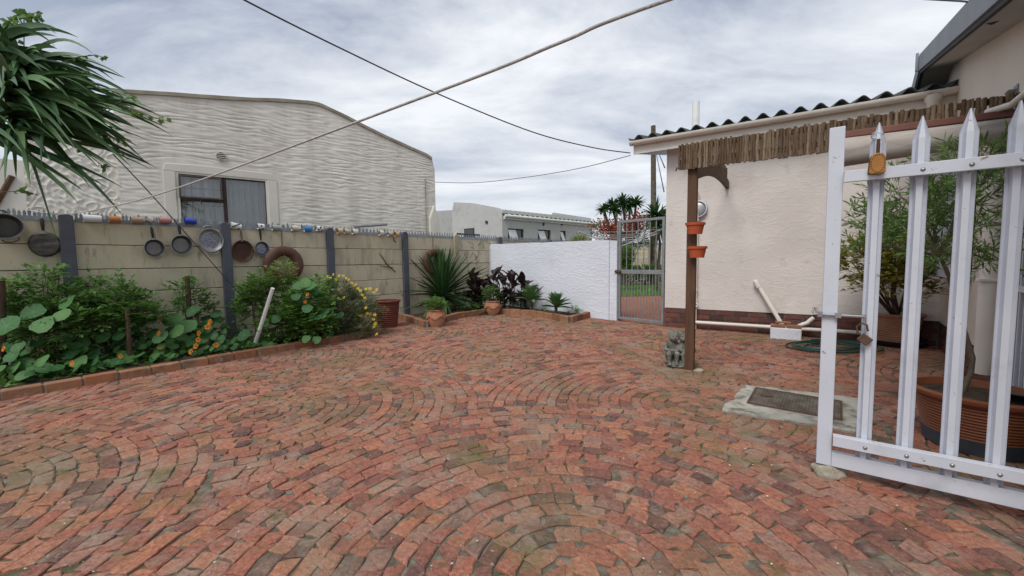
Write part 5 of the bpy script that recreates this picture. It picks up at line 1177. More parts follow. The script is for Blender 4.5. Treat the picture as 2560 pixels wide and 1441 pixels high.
for k in range(26):
    f = .52+.45*k/26; i0 = int(f*ns); c0, z0 = zs_[i0]; c1, z1 = zs_[min(ns, i0+1)]; g = f*ns-i0; c = c0.lerp(c1, g); z = z0+(z1-z0)*g
    inst(rnd.choice(variants), 'stick', ar, ar.matrix_basis.inverted() @ Matrix.Translation((c.x, c.y, z+.12)) @ Matrix.Rotation(FSC.rz+math.pi/2, 4, 'Z') @ Matrix.Rotation(rnd.uniform(-.08, .08), 4, 'Y') @ Matrix.Diagonal((1.1, 1.1, rnd.uniform(.55, .72), 1)))
mb = MB(); mb.box(-.03, .03, -.012, .012, -.05, .03); o = mb.build('bracket', M['galv'], ar); o.matrix_basis = ar.matrix_basis.inverted() @ Matrix.Translation(A1-FH.n*.004) @ Matrix.Rotation(FH.rz, 4, 'Z')
q = FG2.hit(2530, 250, -.02); mb = MB(); mb.box(-.045, .045, -.006, .0, -.10, .10); mb.box(-.045, .045, -.05, -.0065, .06, .066); 
o = mb.build('angle_bracket', M['galv']); o.matrix_basis = FG2.M @ Matrix.Translation((q[0], -.002, q[1])); tag(o, 'galvanised angle bracket on the wing wall at the end of the stick screen', 'bracket')
# rolled up shade cloth
a_ = FSC.hit(2110, 338, -.14); b_ = FSC.hit(2528, 284, -.14)
ro = thing('shade_roll', 'rolled up grey shade cloth with brown rail behind the gate', 'shade cloth', (a_[0], -.14, a_[1]), frame=FSC); RL = b_[0]-a_[0]; dzr = (b_[1]-a_[1])
mb = MB(); mb.box(-.05, RL+.05, -.03, .03, -.028, .022, Matrix.Rotation(-math.atan2(dzr, RL), 4, 'Y')); mb.build('rail', M['rail_brown'], ro, bevel=.006)
mb = MB(); pr = []; vs = []; fs = []; n_ = 28; m_ = 40
for i in range(m_+1):
    f = i/m_; x = -.04+(RL+.06)*f; r_ = .112-.03*f; zc = -.028-r_+dzr*f
    for k in range(n_):
        t_ = 2*math.pi*k/n_; rr = r_*(1+.05*noise.noise(Vector((x*1.5, math.cos(t_)*2, math.sin(t_)*2)))+.012*math.sin(7*t_+x*4)); vs.append((x, rr*.85*math.cos(t_), zc+rr*math.sin(t_)))
fs = [(i*n_+k, i*n_+(k+1) % n_, (i+1)*n_+(k+1) % n_, (i+1)*n_+k) for i in range(m_) for k in range(n_)]+[tuple(range(n_)), tuple(m_*n_+k for k in range(n_-1, -1, -1))]
mb.add(vs, fs); mb.build('cloth', M['shade_cloth'], ro, smooth=60)
mb = MB(); mb.tube([FSC.w(RL+a_[0]-.1, -.1, a_[1]+dzr+.04), at(2530, 262, 2.75), at(2575, 225, 2.55)], .022, 10); solo(mb.build('awning_pole', M['white_pvc'], smooth=50), 'pale pole slanting up from the shade roll at the right edge', 'pole')
# orange pots clipped on the post
for i, (px_, py_) in enumerate(((1724, 573), (1730, 631))):
    u = (px_-1725)/FPX*4.1; z = at(px_, py_+14, 4.05).z; t = thing('post_planter', ['upper orange plastic planter clipped to the brown post', 'lower orange plastic planter clipped to the brown post'][i], 'planter', (1.835+u-.012, 4.035-.045, z), FH.rz*.25, 'orange planters on the post')
    mb = MB(); pr = [(-.072, 0), (.072, 0), (.088, .105), (-.088, .105)]
    h = .115; vs = []; 
    def outl(r, k): return [(r*math.cos(q), -r*.75*math.sin(q)) for q in [math.pi*j/k for j in range(k+1)]]
    K = 14; rows = [(.066, 0), (.084, .088), (.094, .088), (.096, .112), (.089, .113), (.079, .075), (.06, .01)]
    for r_, zz_ in rows: vs += [(x_, y_, zz_) for x_, y_ in outl(r_, K)]
    fs = [(j*(K+1)+q, j*(K+1)+q+1, (j+1)*(K+1)+q+1, (j+1)*(K+1)+q) for j in range(len(rows)-1) for q in range(K)]+[tuple(range(K, -1, -1)), tuple((len(rows)-1)*(K+1)+q for q in range(K+1))]
    fs += [tuple([j*(K+1) for j in range(4)]+[3*(K+1)+K]+[j*(K+1)+K for j in range(2, -1, -1)])]
    mb.add(vs, fs); mb.build('tub', M['orange_plastic'], t, smooth=35)
    mb = MB(); mb.box(-.03, .03, -.0, .02, .02, .10); mb.build('clip', M['orange_plastic'], t)
# ------------------------------------------------------------------ stone cherubs
def ell(bm, c, r):
    q = bmesh.ops.create_icosphere(bm, subdivisions=2, radius=1)
    for v in q['verts']: v.co = Vector((v.co.x*r[0]+c[0], v.co.y*r[1]+c[1], v.co.z*r[2]+c[2]))
def cap_(bm, a, b, ra, rb):
    a, b = Vector(a), Vector(b); n_ = 5
    for k in range(n_+1): f = k/n_; r_ = ra+(rb-ra)*f; ell(bm, a.lerp(b, f), (r_, r_, r_))
bm = bmesh.new()
ell(bm, (.02, .03, .03), (.155, .12, .045)); ell(bm, (.0, -.06, .012), (.13, .08, .02))
def cherub(ox, mir, lean):
    X = lambda x: ox+mir*x
    ell(bm, (X(0), .03, .10), (.068, .07, .06)); cap_(bm, (X(0), .03, .12), (X(lean), .01, .215), .060, .047)
    hx, hy, hz_ = X(lean*1.3), -.012, .30
    cap_(bm, (X(lean), .01, .22), (hx, hy+.01, .27), .03, .03)
    ell(bm, (hx, hy, hz_), (.054, .056, .058)); ell(bm, (hx, hy-.02, hz_-.025), (.042, .042, .032))
    for s in (-1, 1): ell(bm, (hx+s*.024, hy-.044, hz_-.018), (.018, .014, .016)); ell(bm, (hx+s*.055, hy+.005, hz_-.008), (.010, .014, .018))
    ell(bm, (hx, hy-.06, hz_-.008), (.009, .011, .011)); ell(bm, (hx, hy-.052, hz_-.032), (.014, .008, .005))
    ell(bm, (hx, hy-.050, hz_+.012), (.034, .010, .006))
    for k in range(16):
        a_ = k*2.4; e__ = .15+.75*(k/16); ell(bm, (hx+.05*math.cos(a_)*math.cos(e__), hy+.012+.05*math.sin(a_)*math.cos(e__), hz_+.058*math.sin(e__)), (.018, .018, .015))
    cap_(bm, (X(-.055), .012, .212), (X(-.07), -.045, .165), .023, .020); cap_(bm, (X(-.07), -.045, .165), (X(-.005), -.095, .168), .019, .015)
    cap_(bm, (X(.052), .012, .212), (X(.062), -.045, .165), .023, .020); cap_(bm, (X(.062), -.045, .165), (X(-.015), -.098, .160), .019, .015); ell(bm, (X(-.012), -.104, .166), (.022, .014, .014))
    for s in (-1, 1):
        cap_(bm, (X(s*.035), .01, .095), (X(s*.038), -.085, .128), .036, .030); cap_(bm, (X(s*.038), -.085, .128), (X(s*.034), -.085, .045), .028, .019)
        ell(bm, (X(s*.034), -.105, .036), (.018, .036, .014)); 
        for q in range(4): ell(bm, (X(s*.034)+(q-1.5)*.008, -.138, .034), (.0055, .007, .006))
cherub(-.055, 1, .012); cherub(.085, -1, .022)
me = bpy.data.meshes.new('stone_cherubs'); bm.to_mesh(me); bm.free(); me.materials.append(M['stone']); me.shade_smooth()
o = bpy.data.objects.new('stone_cherubs', me); COL.objects.link(o); o.location = (1.775, 4.25, .004); o.rotation_euler = (0, 0, R(-14))
rm = o.modifiers.new('remesh', 'REMESH'); rm.mode = 'VOXEL'; rm.voxel_size = .0052; rm.use_smooth_shade = True
sm = o.modifiers.new('smooth', 'SMOOTH'); sm.iterations = 2; sm.factor = .5
o.scale = (1.02, 1.02, 1.06)
tag(o, 'weathered grey stone garden ornament of two seated cherubs beside the brown post', 'statue')
# ------------------------------------------------------------------ rope and cables
def cable(name, label, cat, pts, r, m, n=8, sub=10):
    P = [Vector(p) for p in pts]; out = []
    for i in range(len(P)-1):
        p0, p1, p2, p3 = P[max(i-1, 0)], P[i], P[i+1], P[min(i+2, len(P)-1)]
        for k in range(sub):
            t = k/sub; out.append(.5*((2*p1)+(p2-p0)*t+(2*p0-5*p1+4*p2-p3)*t*t+(3*p1-p0-3*p2+p3)*t**3))
    out.append(P[-1]); mb = MB(); mb.tube(out, r, n); return solo(mb.build(name, m, smooth=60), label, cat, org=P[0])
r0 = FB.w(FB.hit(70, 527)[0], -.03, WT+.08); r1 = at(1670, 0, .92)
_q = [(150, 536), (260, 521), (440, 472), (1080, 235)]
d_ = r1-r0
rp_ = [r0]
for px_, py_ in _q + [(1400, 107)]:
    # the rope hangs in one vertical plane: hit that plane
    n_ = Vector((-d_.y, d_.x, 0)); rr = ray(px_, py_); t = (r0-EYE).dot(n_)/rr.dot(n_); rp_.append(EYE+rr*t)
cable('clothes_rope', 'thick pale rope strung from the spiked wall overhead across the court', 'rope', rp_+[r1, r1+d_.normalized()*1.2+Vector((0, 0, .02))], .0043, M['rope'])
e0 = FH.w(GX0+.05, -.45, 3.0)
cable('power_cable', 'dark overhead cable sagging from upper left to the house eave', 'cable', [at(540, -45, 3.7), at(610, 0, 3.9), at(845, 118, 4.6), at(1090, 233, 5.4), at(1330, 330, 6.1), at(1480, 369, 6.5), at(1576, 383, 6.6)], .0085, M['cable'])
cable('thin_cable', 'thin grey cable from the neighbour gable to the house eave', 'cable', [FN.w(-.01, -.03, FN.hit(1092, 457)[1]), at(1190, 457, 9.3), at(1320, 443, 8.5), at(1450, 421, 7.6), at(1576, 389, 6.7)], .006, M['grey_wire'] if False else M['cable'])
cable('stay_wire', 'slack dark wire running down from the aloe into the bed', 'cable', [at(282, 385, 4.2), at(370, 478, 4.5), at(470, 590, 4.9), at(605, 742, 5.35)], .0055, M['cable'])
# ------------------------------------------------------------------ left bed
def stake(name, label, cat, p0, p1, r, m):
    p0, p1 = Vector(p0), Vector(p1); mb = MB(); mb.tube([p0, p0.lerp(p1, .5)+rv()*.003, p1], [r, r*.97, r*.93], 9); return solo(mb.build(name, m, smooth=45), label, cat, org=p0)
def down(px, py, Y, z=.02): p = at(px, py, Y); return (p.x, p.y, z)
stake('wooden_stake', 'thicker wooden stake standing in front of the middle wall bay', 'stake', down(472, 790, 5.1), at(468, 691, 5.1), .028, M['stake'])
stake('wooden_stake', 'short dark stake among the nasturtium leaves left of the orange flowers', 'stake', down(322, 870, 4.35), at(318, 773, 4.35), .022, M['stake'])
stake('wooden_stake', 'wooden stake cut off by the left edge of the picture', 'stake', down(-6, 800, 3.95), at(3, 702, 3.95), .028, M['stake'])
a_ = gp(634, 872, .04); stake('plastic_pipe', 'white plastic pipe leaning in the bed beside the green shrubs', 'pipe', a_, at(682, 721, 5.02), .024, M['white_pipe'])
shrub('leafy_shrub', 'dark leafy shrub below the sooty pan at the left', 'shrub', down(125, 800, 4.25, .05), [(at(112, 722, 4.3), (.14, .13, .2)), (at(155, 760, 4.3), (.26, .2, .16)), (at(70, 790, 4.2), (.3, .2, .12)), (at(150, 815, 4.15), (.4, .25, .16)), (at(112, 685, 4.3), (.05, .05, .2)), (at(155, 700, 4.35), (.05, .05, .15))], 400, M['shrub_dark'], (.14, 3, .072, .036))
shrub('leafy_shrub', 'dark leafy shrub in front of the first full wall bay', 'shrub', down(260, 820, 4.55, .05), [(at(225, 745, 4.75), (.14, .12, .2)), (at(312, 765, 4.6), (.24, .2, .17)), (at(270, 800, 4.5), (.4, .25, .16)), (at(350, 790, 4.6), (.22, .2, .12)), (at(305, 738, 4.65), (.08, .08, .14)), (at(222, 704, 4.75), (.05, .05, .14)), (at(305, 720, 4.65), (.05, .05, .12))], 520, M['shrub_dark'], (.14, 3, .066, .032))
shrub('leafy_shrub', 'small shrub sprig at the left picture edge by the stake', 'shrub', down(18, 800, 4.15, .05), [(at(20, 750, 4.15), (.12, .12, .16)), (at(20, 725, 4.15), (.05, .05, .1))], 90, M['shrub_mid'], (.13, 3, .055, .028))
shrub('leafy_shrub', 'small climbing shrub around the thicker wooden stake', 'shrub', down(480, 790, 5.2, .05), [(at(452, 725, 5.25), (.1, .08, .1)), (at(485, 735, 5.2), (.1, .1, .16)), (at(490, 770, 5.2), (.2, .12, .1))], 120, M['shrub_dark'], (.13, 3, .06, .034))
shrub('leafy_shrub', 'bright green shrub left of the white plastic pipe', 'shrub', down(645, 800, 5.55, .05), [(at(642, 735, 5.6), (.22, .2, .18)), (at(635, 772, 5.6), (.24, .2, .18)), (at(655, 708, 5.6), (.12, .12, .1))], 300, M['shrub_mid'], (.13, 3, .065, .036))
shrub('leafy_shrub', 'large bright shrub growing up over the brown ring', 'shrub', down(720, 820, 5.6, .05), [(at(715, 728, 5.8), (.2, .18, .14)), (at(765, 755, 5.7), (.4, .3, .2)), (at(712, 785, 5.5), (.32, .25, .22)), (at(770, 805, 5.6), (.42, .28, .22)), (at(800, 715, 6.0), (.13, .13, .16)), (at(700, 820, 5.4), (.32, .2, .14))], 820, M['shrub_mid'], (.13, 3, .065, .036))
shrub('lime_shoot', 'yellow green young shoots rising in front of the brown ring', 'shrub', down(712, 760, 5.75, .4), [(at(714, 690, 5.75), (.12, .1, .13)), (at(712, 668, 5.75), (.05, .05, .1)), (at(685, 695, 5.75), (.06, .06, .08))], 70, M['shrub_lime'], (.12, 3, .05, .024))
# yellow daisy bush
dz = shrub('daisy_bush', 'sprawling yellow daisy bush leaning over the edging end', 'bush', down(850, 830, 6.25, .06), [(at(840, 742, 6.35), (.38, .3, .3)), (at(885, 765, 6.3), (.42, .3, .28)), (at(915, 790, 6.3), (.36, .25, .2)), (at(840, 800, 6.1), (.5, .25, .3)), (at(900, 825, 6.1), (.28, .2, .16)), (at(800, 820, 5.9), (.4, .25, .22))], 1500, M['daisy_leaf'], (.13, 4, .05, .013), stems=30, stem_r=.006, bark='twig', droop=.1)
def flower(parent, p, d, r, petals, pm, k, stem=.1, name='flower'):
    d = d.normalized(); s = d.orthogonal().normalized(); t = d.cross(s); mb = MB()
    for i in range(petals):
        a_ = 2*math.pi*i/petals; e_ = s*math.cos(a_)+t*math.sin(a_); f_ = d.cross(e_)
        mb.add([p+e_*r*.12, p+e_*r*.65+f_*r*.42*5/petals*1.1+d*r*.25, p+e_*r*1.0+f_*r*.2+d*r*.15, p+e_*r*1.0-f_*r*.2+d*r*.15, p+e_*r*.65-f_*r*.42*5/petals*1.1+d*r*.25], [(0, 1, 2, 3, 4)])
    o = mb.build(name, pm, parent, world=True)
    mb = MB(); mb.lathe([(r*.22, -r*.05), (r*.2, r*.1), (.0001, r*.16)], 8, Matrix.Translation(p) @ d.to_track_quat('Z', 'Y').to_matrix().to_4x4()); 
    mb.build('flower_centre', M['dark_center'] if petals < 7 else pm, o, world=True)
    mb = MB(); mb.tube([p-d*r*.1, p-d*stem*.5-Vector((0, 0, stem*.3)), p-d*stem*.5-Vector((0, 0, stem))], .003, 4); mb.build('stalk', M['green_stem'], o, world=True)
yf = [(834,687),(848,690),(858,690),(866,696),(880,708),(895,722),(901,727),(915,723),(925,722),(942,725),(935,732),(826,696),(846,724),(890,712),(812,704),(853,775),(906,738),(912,745),(838,740),(763,754),(830,772),(829,783),(803,812),(918,784),(925,785),(937,788),(934,799),(938,810),(938,840),(942,836),(902,790),(872,700),(840,700),(820,692),(886,716),(935,818),(860,745),(915,770)]
for px_, py_ in yf: flower(dz, at(px_, py_, 6.05+rnd.uniform(-.12, .1) if py_ > 720 else 6.3+rnd.uniform(-.1, .1)), Vector((rnd.uniform(-.6, .6), -.8, rnd.uniform(.2, 1))), .024, 9, M['yellow_petal'], 0, .12)
# nasturtiums
def leaf_disc(seed):
    q = random.Random(seed); mb = MB(); n_ = 12; vs = [(0, 0, -.06)]; ph = q.uniform(0, 6)
    for ring_, zz_ in ((.55, .0), (1.0, .05)):
        for k in range(n_):
            a_ = 2*math.pi*k/n_; r_ = ring_*(1+.08*math.sin(3*a_+ph)+.05*math.sin(5*a_)+q.uniform(-.03, .03)); vs.append((r_*math.cos(a_), r_*math.sin(a_), zz_*math.cos(2*a_+ph)*1.6+q.uniform(-.03, .03)))
    fs = [(0, 1+k, 1+(k+1) % n_) for k in range(n_)]+[(1+k, 1+n_+k, 1+n_+(k+1) % n_, 1+(k+1) % n_) for k in range(n_)]
    mb.add(vs, fs); mb.tube([(0, 0, -.06), (.1, .15, -.9), (.25, .5, -2.2)], .035, 4); o = mb.build('leaf', M['nast_leaf'], smooth=70); d = o.data; bpy.data.objects.remove(o)
    c = d.copy(); c.materials.clear(); c.materials.append(M['nast_old']); return d, c
DISCS = [leaf_disc(k) for k in range(8)]
def interp(tab, x):
    for (a, va), (b, vb) in zip(tab, tab[1:]):
        if x <= b: return va+(vb-va)*max(0, x-a)/(b-a)
    return tab[-1][1]
TOP = [(-80, 790), (0, 775), (60, 770), (140, 762), (200, 790), (260, 815), (330, 815), (400, 800), (440, 785), (520, 775), (580, 800), (620, 850), (660, 840), (720, 800), (800, 790)]
BOT = [(-80, 985), (0, 968), (640, 868), (900, 832)]
YB = [(-80, 4.1), (100, 4.35), (300, 4.75), (500, 5.25), (700, 5.75), (850, 6.3)]
YF = [(-80, 3.42), (0, 3.5), (300, 4.08), (500, 4.6), (700, 5.15), (850, 5.65)]
def mound(px_, f): 
    y = interp(TOP, px_)+(interp(BOT, px_)-interp(TOP, px_))*f; Y = interp(YB, px_)+(interp(YF, px_)-interp(YB, px_))*f
    return at(px_, y, Y+rnd.uniform(-.05, .05))
def put_leaf(root, p, r_, old=False, nrm=None):
    d, c = rnd.choice(DISCS); nrm = nrm or Vector((rnd.uniform(-.5, .5), rnd.uniform(-1.0, -.25), rnd.uniform(.6, 1.1))); q = nrm.normalized().to_track_quat('Z', 'Y').to_matrix().to_4x4()
    return inst(c if old else d, 'leaf', root, root.matrix_basis.inverted() @ Matrix.Translation(p) @ q @ Matrix.Rotation(rnd.uniform(0, 6.28), 4, 'Z') @ Matrix.Diagonal((r_, r_*rnd.uniform(.88, 1.0), r_, 1)))
def nasturtium(label, x0, x1, n, big, extra=(), flowers=()):
    b = gp((x0+x1)/2, interp(BOT, (x0+x1)/2)-30, .05); root = thing('nasturtium', label, 'plant', (b.x, b.y+.2, .05), 0, 'nasturtiums in the left bed')
    for i in range(n):
        px_ = rnd.uniform(x0, x1); f = rnd.random()**.85*.93; p = mound(px_, f); put_leaf(root, p, rnd.uniform(.035, .075)*big*(1.15-.35*f), rnd.random() < .04)
    for (px_, py_, Y, r_) in extra: put_leaf(root, at(px_, py_, Y), r_*.86, False, Vector((rnd.uniform(-.2, .3), -.85, .75)))
    us = MB()
    for i in range(int((x1-x0)*2.0)):
        p = mound(rnd.uniform(x0, x1), rnd.uniform(.15, 1)); p.y += rnd.uniform(.05, .4); p.z = max(.07, p.z-rnd.uniform(.03, .25)); small_leaf(us, p, rv(), Vector((0, 0, 1))+rv()*.5, rnd.uniform(.05, .11), rnd.uniform(.04, .08))
    us.build('undergrowth', M['shrub_dark'], root, world=True, kind='stuff')
    sm_ = MB()
    for i in range(26):
        px_ = rnd.uniform(x0, x1); p = mound(px_, rnd.uniform(0, .7)); q = Vector((p.x+rnd.uniform(-.1, .1), p.y+.15, .05)); sm_.tube([q, p.lerp(q, .4)+rv()*.08, p], .0045, 4)
    sm_.build('stems', M['green_stem'], root, world=True, kind='stuff')
    for px_, py_, Y, r_ in flowers: flower(root, at(px_, py_, Y), Vector((rnd.uniform(-.4, .4), -1, rnd.uniform(.0, .5))), r_*.8, 5, M['orange_petal'], 0, .1)
nasturtium('nasturtium with the biggest round leaves at the left end of the bed', -60, 225, 74, 1.15,
           [(82, 780, 3.95, .125), (165, 755, 4.1, .105), (105, 812, 3.85, .12), (155, 788, 3.95, .095), (15, 815, 3.75, .13), (45, 868, 3.65, .07), (30, 890, 3.6, .085), (105, 902, 3.7, .075)],
           [(10, 873, 3.5, .032), (182, 909, 3.75, .035)])
nasturtium('nasturtium covered in orange flowers in front of the thicker stake', 225, 590, 105, 1.0,
           [(258, 843, 4.3, .085), (297, 838, 4.35, .085), (356, 803, 4.75, .085), (384, 795, 4.8, .075), (338, 822, 4.5, .07), (448, 760, 5.1, .1), (482, 778, 5.0, .1), (540, 785, 5.2, .08), (400, 842, 4.5, .1), (440, 830, 4.6, .11), (470, 815, 4.8, .12), (435, 800, 4.85, .12), (537, 840, 4.75, .055), (552, 845, 4.75, .045)],
           [(526, 806, 4.85, .048), (520, 818, 4.82, .046), (498, 834, 4.75, .046), (496, 850, 4.7, .04), (490, 866, 4.65, .044), (541, 864, 4.8, .042), (478, 880, 4.6, .044), (398, 834, 4.5, .04), (455, 836, 4.6, .032), (302, 891, 4.2, .034), (400, 798, 4.7, .03)])
nasturtium('nasturtium climbing through the shrubs right of the white pipe', 590, 830, 44, .85,
           [(745, 715, 5.4, .085), (762, 708, 5.45, .1), (775, 715, 5.45, .09), (790, 730, 5.55, .08), (798, 745, 5.6, .085), (740, 742, 5.35, .075), (768, 772, 5.35, .085), (812, 778, 5.55, .08), (825, 780, 5.6, .07), (807, 790, 5.5, .06), (850, 788, 5.75, .07), (780, 790, 5.4, .055), (795, 795, 5.4, .055), (826, 803, 5.6, .055), (660, 808, 5.15, .08), (690, 798, 5.2, .075), (610, 838, 4.95, .1), (792, 850, 5.35, .07), (765, 848, 5.25, .07)],
           [(769, 737, 5.4, .035), (763, 755, 5.4, .03)])
# ------------------------------------------------------------------ tree aloe at top left
AH = at(25, 235, 3.75); ab = FB.w(-1.0, -.75, .05)
al = thing('tree_aloe', 'big dark tree aloe with drooping strap leaves at the top left', 'aloe', ab)
mb = MB(); mb.tube([ab-Vector((0, 0, .08)), ab.lerp(AH, .5)+Vector((-.25, .0, .15)), AH+Vector((-.12, 0, -.15)), AH], [.10, .08, .065, .05], 10); mb.build('trunk', M['bark'], al, world=True, smooth=50)
hd = [(AH, 44, 1.05), (at(50, 165, 3.95), 34, .9), (at(-60, 330, 3.7), 22, .95), (at(120, 250, 4.0), 40, .9), (at(40, 300, 3.8), 34, .9), (at(-20, 120, 3.9), 22, .95)]
for c, n_, L0 in hd:
    if c is not AH: mb = MB(); mb.tube([AH+Vector((-.1, 0, -.12)), AH.lerp(c, .5)-Vector((0, 0, .1)), c], [.04, .035, .03], 8); mb.build('branch', M['bark'], al, world=True, smooth=50)
    for i in range(n_):
        d = Vector((rnd.gauss(.75, .42), rnd.gauss(-.05, .42), rnd.gauss(.02, .36))).normalized(); ln = L0*rnd.uniform(.65, 1.08)
        q = blade_mesh(ln, rnd.uniform(.07, .10), aloe_p, rnd.uniform(.12, .35)+.55*max(0, d.z), .2, 10, .016, d=d, base=c+d*.03+rv()*.02, droop_pow=2.2, side0=(d.cross(Vector((0, 0, 1))).normalized()*rnd.uniform(-1, 1)+Vector((0, 0, 1))*rnd.uniform(.3, 1)).cross(d).cross(d).normalized()); q.build('leaf', M['aloe_leaf'], al, world=True, smooth=60)
# creeper with pale leaves growing through the aloe
cr = thing('creeper', 'light green creeper twigs poking out of the aloe against the sky', 'creeper', at(0, 330, 3.9)); lf = MB(); stm = MB()
for path, nl, sz in (([(0, 330), (60, 200), (60, 40), (100, 30), (104, 45)], 12, .06), ([(0, 200), (20, 60), (50, 30), (95, 45)], 26, .075), ([(60, 190), (140, 160), (200, 142), (240, 138), (262, 145)], 12, .045), ([(130, 230), (180, 190), (200, 180), (222, 178)], 16, .06), ([(230, 300), (300, 262), (360, 285), (400, 298), (428, 306)], 20, .06), ([(250, 280), (320, 245), (335, 245)], 7, .055), ([(0, 480), (60, 478), (95, 488)], 12, .06), ([(150, 330), (250, 410), (265, 420)], 9, .055), ([(0, 100), (10, 110), (40, 150)], 14, .07), ([(230, 330), (290, 345), (312, 352)], 9, .06), ([(0, 60), (30, 70), (62, 62), (80, 60)], 16, .075)):
    pts = [at(x, y, 3.95) for x, y in path]; stm.tube(pts, .004, 4)
    for k in range(nl):
        f = rnd.uniform(.25, 1)*(len(pts)-1); i = min(int(f), len(pts)-2); p = pts[i].lerp(pts[i+1], f-i); small_leaf(lf, p, (rv()+Vector((.2, 0, -.5))).normalized(), rv(), sz*rnd.uniform(.7, 1.2), sz*.75)
lf.build('leaves', M['creeper_leaf'], cr, world=True, kind='stuff'); stm.build('stems', M['twig'], cr, world=True, kind='stuff')
# ------------------------------------------------------------------ corner bed
def rosette(name, label, cat, c, base, n, L_, w, prof, m, tilt_lo, tilt_hi, droop, cup=.25, thick=.004, trunk=.03, segs=7, group=None):
    c, base = Vector(c), Vector(base); t = thing(name, label, cat, base, 0, group); mb = MB(); mb.tube([base-Vector((0, 0, .03)), c], [trunk*1.1, trunk], 9); mb.build('stem', M['bark'], t, world=True, smooth=50)
    for i in range(n):
        f = i/n; a_ = i*2.39996+rnd.uniform(-.2, .2); el_ = tilt_hi+(tilt_lo-tilt_hi)*(1-f)**1.5; el_ += rnd.uniform(-.1, .1)
        d = Vector((math.cos(a_)*math.cos(el_), math.sin(a_)*math.cos(el_), math.sin(el_))); q = blade_mesh(L_*rnd.uniform(.82, 1.08)*(.75+.35*math.sin(math.pi*(.25+.75*f))), w*rnd.uniform(.85, 1.1), prof, droop*rnd.uniform(.5, 1.5)*(1.2-f), cup, segs, thick, d=d, base=c+d*.02-Vector((0, 0, .12*(1-f)*L_)))
        q.build('leaf', m, t, world=True, smooth=60)
    return t
yb = gp(1108, 783, .06); rosette('yucca', 'tall spiky green yucca in the corner bed in front of the hanging ring', 'yucca', at(1105, 728, yb.y+.3), (yb.x, yb.y+.3, .05), 130, 1.15, .062, strap, M['yucca_leaf'], -.5, 1.53, .12, .3, .003, .06, 7)
for i, (px_, Y, tp) in enumerate(((1180, 8.75, 690), (1240, 9.05, 682), (1295, 8.75, 690))):
    b = at(px_, 770, Y); b.z = .05; t = thing('canna', ['dark purple canna beside the yucca', 'tallest dark purple canna behind the swag pot', 'dark purple canna nearest the white wall agaves'][i], 'canna', b, 0, 'purple cannas in the corner bed'); H_ = at(px_, tp, Y).z
    for s in range(7):
        sb_ = b+Vector((rnd.uniform(-.2, .2), rnd.uniform(-.12, .12), 0)); hs_ = H_*rnd.uniform(.62, .86); tp_ = sb_+Vector((rnd.uniform(-.06, .06), rnd.uniform(-.05, .05), hs_)); mb = MB(); mb.tube([sb_-Vector((0, 0, .03)), sb_.lerp(tp_, .5), tp_], [.014, .012, .008], 6); mb.build('stalk', M['canna_leaf'], t, world=True, smooth=50)
        for k in range(6):
            f = .25+.75*k/5; a_ = rnd.uniform(0, 6.28); el_ = rnd.uniform(.35, .9) if k < 4 else rnd.uniform(.85, 1.4); d = Vector((math.cos(a_)*math.cos(el_), math.sin(a_)*math.cos(el_), math.sin(el_)))
            q = blade_mesh(rnd.uniform(.30, .46), rnd.uniform(.13, .19), paddle, rnd.uniform(.1, .5), .22, 8, .0, rnd.uniform(-.5, .5), d=d, base=sb_.lerp(tp_, f)); q.build('leaf', M['canna_leaf'], t, world=True, smooth=70)
us = shrub('bed_undergrowth', 'dark green leafy undergrowth at the feet of the cannas', 'plant', down(1200, 775, 8.4, .06), [(at(1170, 762, 8.7), (.45, .2, .14)), (at(1270, 760, 9.0), (.5, .2, .14))], 160, M['shrub_dark'], (.13, 2, .10, .05))
b = gp(1332, 784, .06); rosette('agave', 'pale green rosette agave, larger one beside the cannas', 'agave', at(1326, 746, b.y+.25), (b.x, b.y+.25, .05), 32, .36, .115, agave_p, M['agave_leaf'], .0, 1.4, .08, .25, .006, .035, 7)
b = gp(1392, 790, .06); rosette('agave', 'pale green rosette agave, smaller one at the right end of the bed', 'agave', at(1390, 764, b.y+.15), (b.x, b.y+.15, .05), 28, .33, .105, agave_p, M['agave_leaf'], .0, 1.35, .10, .25, .006, .032, 7)
for i, (px_, py_) in enumerate(((1352, 784), (1432, 786), (1446, 787))):
    p = gp(px_, py_, .06); shrub('weed', ['little green weed between the two agaves', 'tiny weed right of the smaller agave', 'tiny weed at the tip of the corner bed'][i], 'weed', (p.x, p.y+.08, .055), [((p.x, p.y+.08, .11), (.09, .07, .05))], 16, M['shrub_mid'], (.07, 2, .04, .02), stems=2, stem_r=.003)
shrub('potted_herb', 'bright green bushy herb in the left swag pot', 'plant', P1, [(P1+Vector((0, 0, .09)), (.17, .15, .09)), (P1+Vector((-.05, 0, .14)), (.11, .1, .06))], 210, M['shrub_mid'], (.09, 3, .032, .018))
shrub('potted_herb', 'straggly dark green herb in the right swag pot', 'plant', P2, [(P2+Vector((-.02, 0, .14)), (.14, .12, .13)), (P2+Vector((-.06, 0, .24)), (.08, .08, .08))], 110, M['shrub_dark'], (.11, 3, .045, .02))
